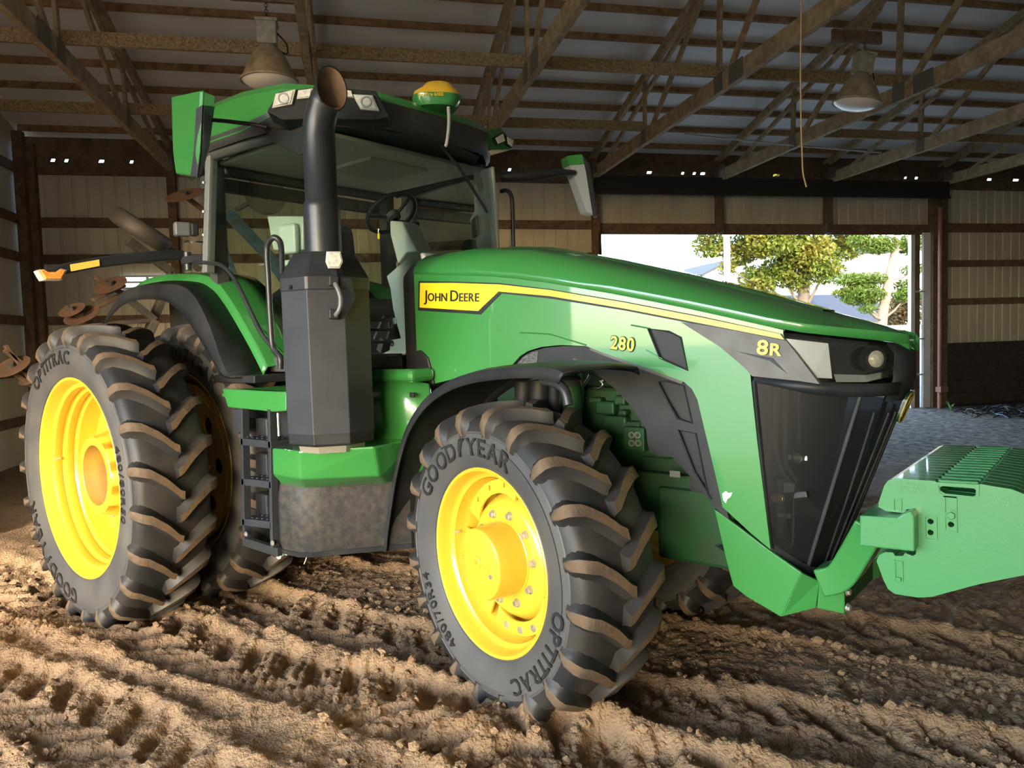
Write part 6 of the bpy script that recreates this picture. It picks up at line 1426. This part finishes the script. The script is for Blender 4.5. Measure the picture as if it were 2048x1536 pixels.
for k in range(NWT):
    lab = labels.get(k, ORD[k]+' green cast suitcase weight counted from the near end of the front carrier')
    t = thing('suitcase_weight', lab, 'weight', wbase+np.array([0, PITCHW*k, 0]), 0, 'suitcase weights on the front carrier')
    if body_me is None:
        o = mbw.build('weight_body', GREEN_CAST, t, bevel=.006); body_me = o.data
    else: o = link('weight_body', body_me, t, bevel=.006, seg=1)
    hb_ = MB(); q0, q1 = wp_(1874, 963), wp_(1957, 968); hb_.beam((q0[0]-wbase[0], WT/2, q0[1]-wbase[2]-.006), (q1[0]-wbase[0], WT/2, q1[1]-wbase[2]-.006), .034, .022)
    if up_me is None: u_ = hb_.build('handle_bar', GREEN_CAST, t, bevel=.006); up_me = u_.data
    else: link('handle_bar', up_me, t, bevel=.006)
    if k: continue
    # raised frames, hook pockets, bolt and cast lettering on the near face
    def fr3(uvs, off, tk_): return [np.array([wp_(u, v)[0]-wbase[0], -off, wp_(u, v)[1]-wbase[2]]) for u, v in uvs]
    def frame(name, uvs, w=.006, tk_=.005):
        lp_ = [wp_(u, v) for u, v in uvs]; cx = sum(p[0] for p in lp_)/len(lp_); cz = sum(p[1] for p in lp_)/len(lp_)
        xs0 = [p[0] for p in lp_]; f = 1-2*w/(max(xs0)-min(xs0)); f2 = 1-2*w/(max(p[1] for p in lp_)-min(p[1] for p in lp_))
        inn_ = [(cx+(a-cx)*f, cz+(b-cz)*f2) for a, b in lp_]
        m = MB(); m.plate([lp_, inn_], tk_, lambda a, b, h: (a-wbase[0], -h, b-wbase[2])); m.build(name, GREEN_CAST, t, bevel=.002, seg=1)
    frame('hole_frame', ((1848, 1029), (1874, 1032), (1875, 1082), (1849, 1079)))
    frame('bolt_frame', ((1887, 991), (1914, 993), (1915, 1066), (1888, 1062)))
    frame('slot_frame', ((1871, 964), (1959, 969), (1958, 993), (1948, 999), (1882, 993), (1873, 985)), .010)
    for nm, uvs in (('upper_pocket', ((1786, 996), (1804, 996), (1804, 1022), (1786, 1022))), ('lower_pocket', ((1788, 1120), (1806, 1122), (1807, 1164), (1790, 1162)))): frame(nm, uvs, .005)
    m = MB(); c = (wp_(1797, 1158)[0]-wbase[0], -.004, wp_(1797, 1158)[1]-wbase[2]); m.box(c, (.022, .012, .016)); m.build('hook_tab', GREEN_CAST, t, bevel=.003)
    bolt_obj(t, (wp_(1903, 1030)[0]-wbase[0], -.001, wp_(1903, 1030)[1]-wbase[2]), (0, -1, 0), .0145, .014, GREEN_CAST, 'clamp_bolt')
    for s_, (u, v), sz in (('JD R127764', (1800, 969), .017), ('MF 11 POWR', (1800, 977), .015), ('MADE IN USA', (1800, 985), .016), ('43 KG', (1982, 1008), .020)):
        vs, fs, w = text_mesh(s_, sz, .0012); q = wp_(u, v); m = MB(); m.add([(x+q[0]-wbase[0], -z-.0005, y+q[1]-wbase[2]) for x, y, z in vs], fs); m.build('cast_lettering', GREEN_CAST, t, kind='stuff')

# ------------------------------------------------------------------ front fender over the steered wheel
WFN = np.array([math.sin(STEER), -math.cos(STEER), 0.0]); WFP = np.array([WBASE, -.977, ZF])
def fw_(u, v, off): return atp(u, v, WFP+WFN*off, WFN)
oe = [(768, 1103), (772, 1060), (780, 1000), (792, 930), (812, 860), (845, 805), (890, 768), (940, 748), (1000, 738), (1060, 735), (1110, 740), (1128, 748)]
rows_o = spline([fw_(u, v, -.02) for u, v in oe], 3)
cen = FC
def inn_row(d, drop): 
    out_ = []
    for p in rows_o:
        v = p-cen; v[2] = p[2]-cen[2]; r_ = v-WFN*(v@WFN); r_ = r_/np.linalg.norm(r_); out_.append(p-WFN*d-r_*drop)
    return out_
mb = MB(); mb.loft([inn_row(-.012, .05), inn_row(-.004, .012), rows_o, inn_row(.06, -.012), inn_row(.30, -.018), inn_row(.44, -.004), inn_row(.47, .03)]); mb.build('front_fender', BLACK, TRC, smooth=40, solid=.010)
mb = MB(); mb.tube([cen-WFN*.28+xyz(0, 0, .10), cen-WFN*.26+xyz(-.02, 0, .55), cen-WFN*.20+xyz(.05, 0, .93)], .03, 8); mb.build('fender_stay', BLACK, TRC, smooth=60)
rail('fender_tube', [fw_(u, v, -.16) for u, v in ((1085, 762), (1112, 766), (1130, 782), (1137, 810))], .022)
# ------------------------------------------------------------------ folded implement behind the tractor
IX = -2.9
RUSTY = mat('rusty_disc', (.13, .072, .042), .6, noise=(9, (.075, .045, .03), .8)); BLUE = mat('faded_blue_paint', (.06, .13, .22), .55, noise=(8, (.10, .11, .11), .7)); TYR_AND_SHADE = mat('old_tyre_and_shaded_arm', (.05, .045, .04), .6, noise=(6, (.10, .085, .07), .8))
def ix(u, v, x=IX): return atx(u, v, x)
imp = thing('folded_implement', 'folded blue tillage implement with rusty discs and gauge wheels behind the tractor', 'implement', (IX, 0, 0))
def ib(name, m, mb, **k): 
    mb.v = [(x-IX, y, z) for x, y, z in mb.v]; return mb.build(name, m, imp, **k)
mb = MB(); mb.beam((IX-.1, -.45, .75), (IX-.1, 1.6, .75), .18, .18); ib('toolbar', BLUE, mb, bevel=.01)
for y in (-.3, .5, 1.2):
    mb = MB(); mb.beam((IX-.1, y, .0), (IX-.1, y, .80), .12, .12, up=(1, 0, 0)); ib('support_stand', BLUE, mb)
def disc(c, n, R, m=RUSTY, name='disc_blade'):
    mb = MB(); Mx = Matrix.Translation(Vector(c)) @ Vector(n).to_track_quat('Y', 'Z').to_matrix().to_4x4()
    mb.lathe([(0, .0005), (.0, R*.3), (.012, R), (.016, R), (.006, R*.3), (.02, .0005)], 28, Mx); o = ib(name, m, mb, smooth=40)
    h = MB(); h.lathe([(-.03, .0005), (-.03, R*.22), (.05, R*.22), (.05, .0005)], 14, Mx); ib('disc_hub', TYR_AND_SHADE, h, smooth=40); return o
def gwheel(c, n, R, w):
    mb = MB(); Mx = Matrix.Translation(Vector(c)) @ Vector(n).to_track_quat('Y', 'Z').to_matrix().to_4x4()
    mb.lathe([(-w*.5, R*.5), (-w*.55, R*.8), (-w*.45, R*.95), (-w*.2, R), (w*.2, R), (w*.45, R*.95), (w*.55, R*.8), (w*.5, R*.5)], 30, Mx); o = ib('gauge_wheel', TYR_AND_SHADE, mb, smooth=50)
    h = MB(); h.lathe([(-w*.3, .0005), (-w*.3, R*.5), (w*.3, R*.5), (w*.3, .0005)], 20, Mx); ib('gauge_rim', BLUE, h, smooth=40); return o
hinge = np.array([IX-.1, -.2, .8])
def armb(p, q, w=.09, m=BLUE, name='row_arm'):
    mb = MB(); mb.beam(p, q, w, w*.8); return ib(name, m, mb, bevel=.008)
# gauge wheel standing out left of the cab
g0, g1 = ix(234, 430), ix(328, 490); gc_ = (g0+g1)/2; dirn = (g1-g0)/np.linalg.norm(g1-g0)
gwheel(gc_, np.cross(dirn, ray(281, 460)), np.linalg.norm(g1-g0)/2+.05, .17)
armb(ix(255, 480, IX-.1), ix(345, 545, IX-.1), .10, TYR_AND_SHADE); armb(gc_, ix(400, 540), .07, TYR_AND_SHADE)
armb(ix(345, 545, IX-.1), (IX-.1, -.40, .78), .10, TYR_AND_SHADE)
c = ix(370, 392); disc(c, Vector((.25, -.45, .85)), .22); armb(c, ix(420, 430), .06, RUSTY); armb(ix(420, 430), ix(470, 560), .09); armb(ix(470, 560), (IX-.1, ix(470, 560)[1], .78), .12)
c = ix(531, 391, IX+.2); disc(c, Vector((.9, -.42, .05)), .24, TYR_AND_SHADE); armb(c, ix(470, 420), .06, TYR_AND_SHADE)
armb(ix(455, 425), ix(545, 520), .13); armb(ix(545, 520), ix(600, 600), .15); armb(ix(600, 600), (IX-.1, ix(600, 600)[1], .78), .14)
for (u, v), (u2, v2), Rr in (((165, 632), (240, 590), .18), ((145, 622), (190, 648), .13), ((25, 735), (60, 745), .17), ((60, 760), (10, 690), .10)):
    c = ix(u, v); disc(c, Vector((.3, -.5, .8)), Rr); armb(c, ix(u2, v2), .05, RUSTY)
for a, b in (((185, 600), (250, 570)), ((190, 555), (240, 585)), ((130, 612), (180, 650)), ((8, 700), (70, 745)), ((30, 748), (90, 790)), ((60, 745), (90, 790))):
    armb(ix(*a), ix(*b), .05, RUSTY)
c = ix(222, 572); disc(c, Vector((.3, -.5, .8)), .17); armb(c, ix(262, 600), .06, TYR_AND_SHADE)
armb(ix(240, 585), ix(310, 640), .08, TYR_AND_SHADE); armb(ix(310, 640), (IX-.1, -.42, .78), .10, TYR_AND_SHADE); armb(ix(180, 650), ix(310, 640), .06, TYR_AND_SHADE)  # blue arms coloured dark for the shade under the fender arch
armb(ix(90, 790), ix(200, 800), .09); armb(ix(200, 800), (IX-.1, -.42, .78), .10)
mb = MB(); mb.tube([(IX, 0, .75), (-1.0, 0, .70)], .05, 10); ib('drawbar', BLUE, mb)
part('hitch', BLACK, [((-.75, 0, .75), (.6, .5, .4))], bevel=.02)
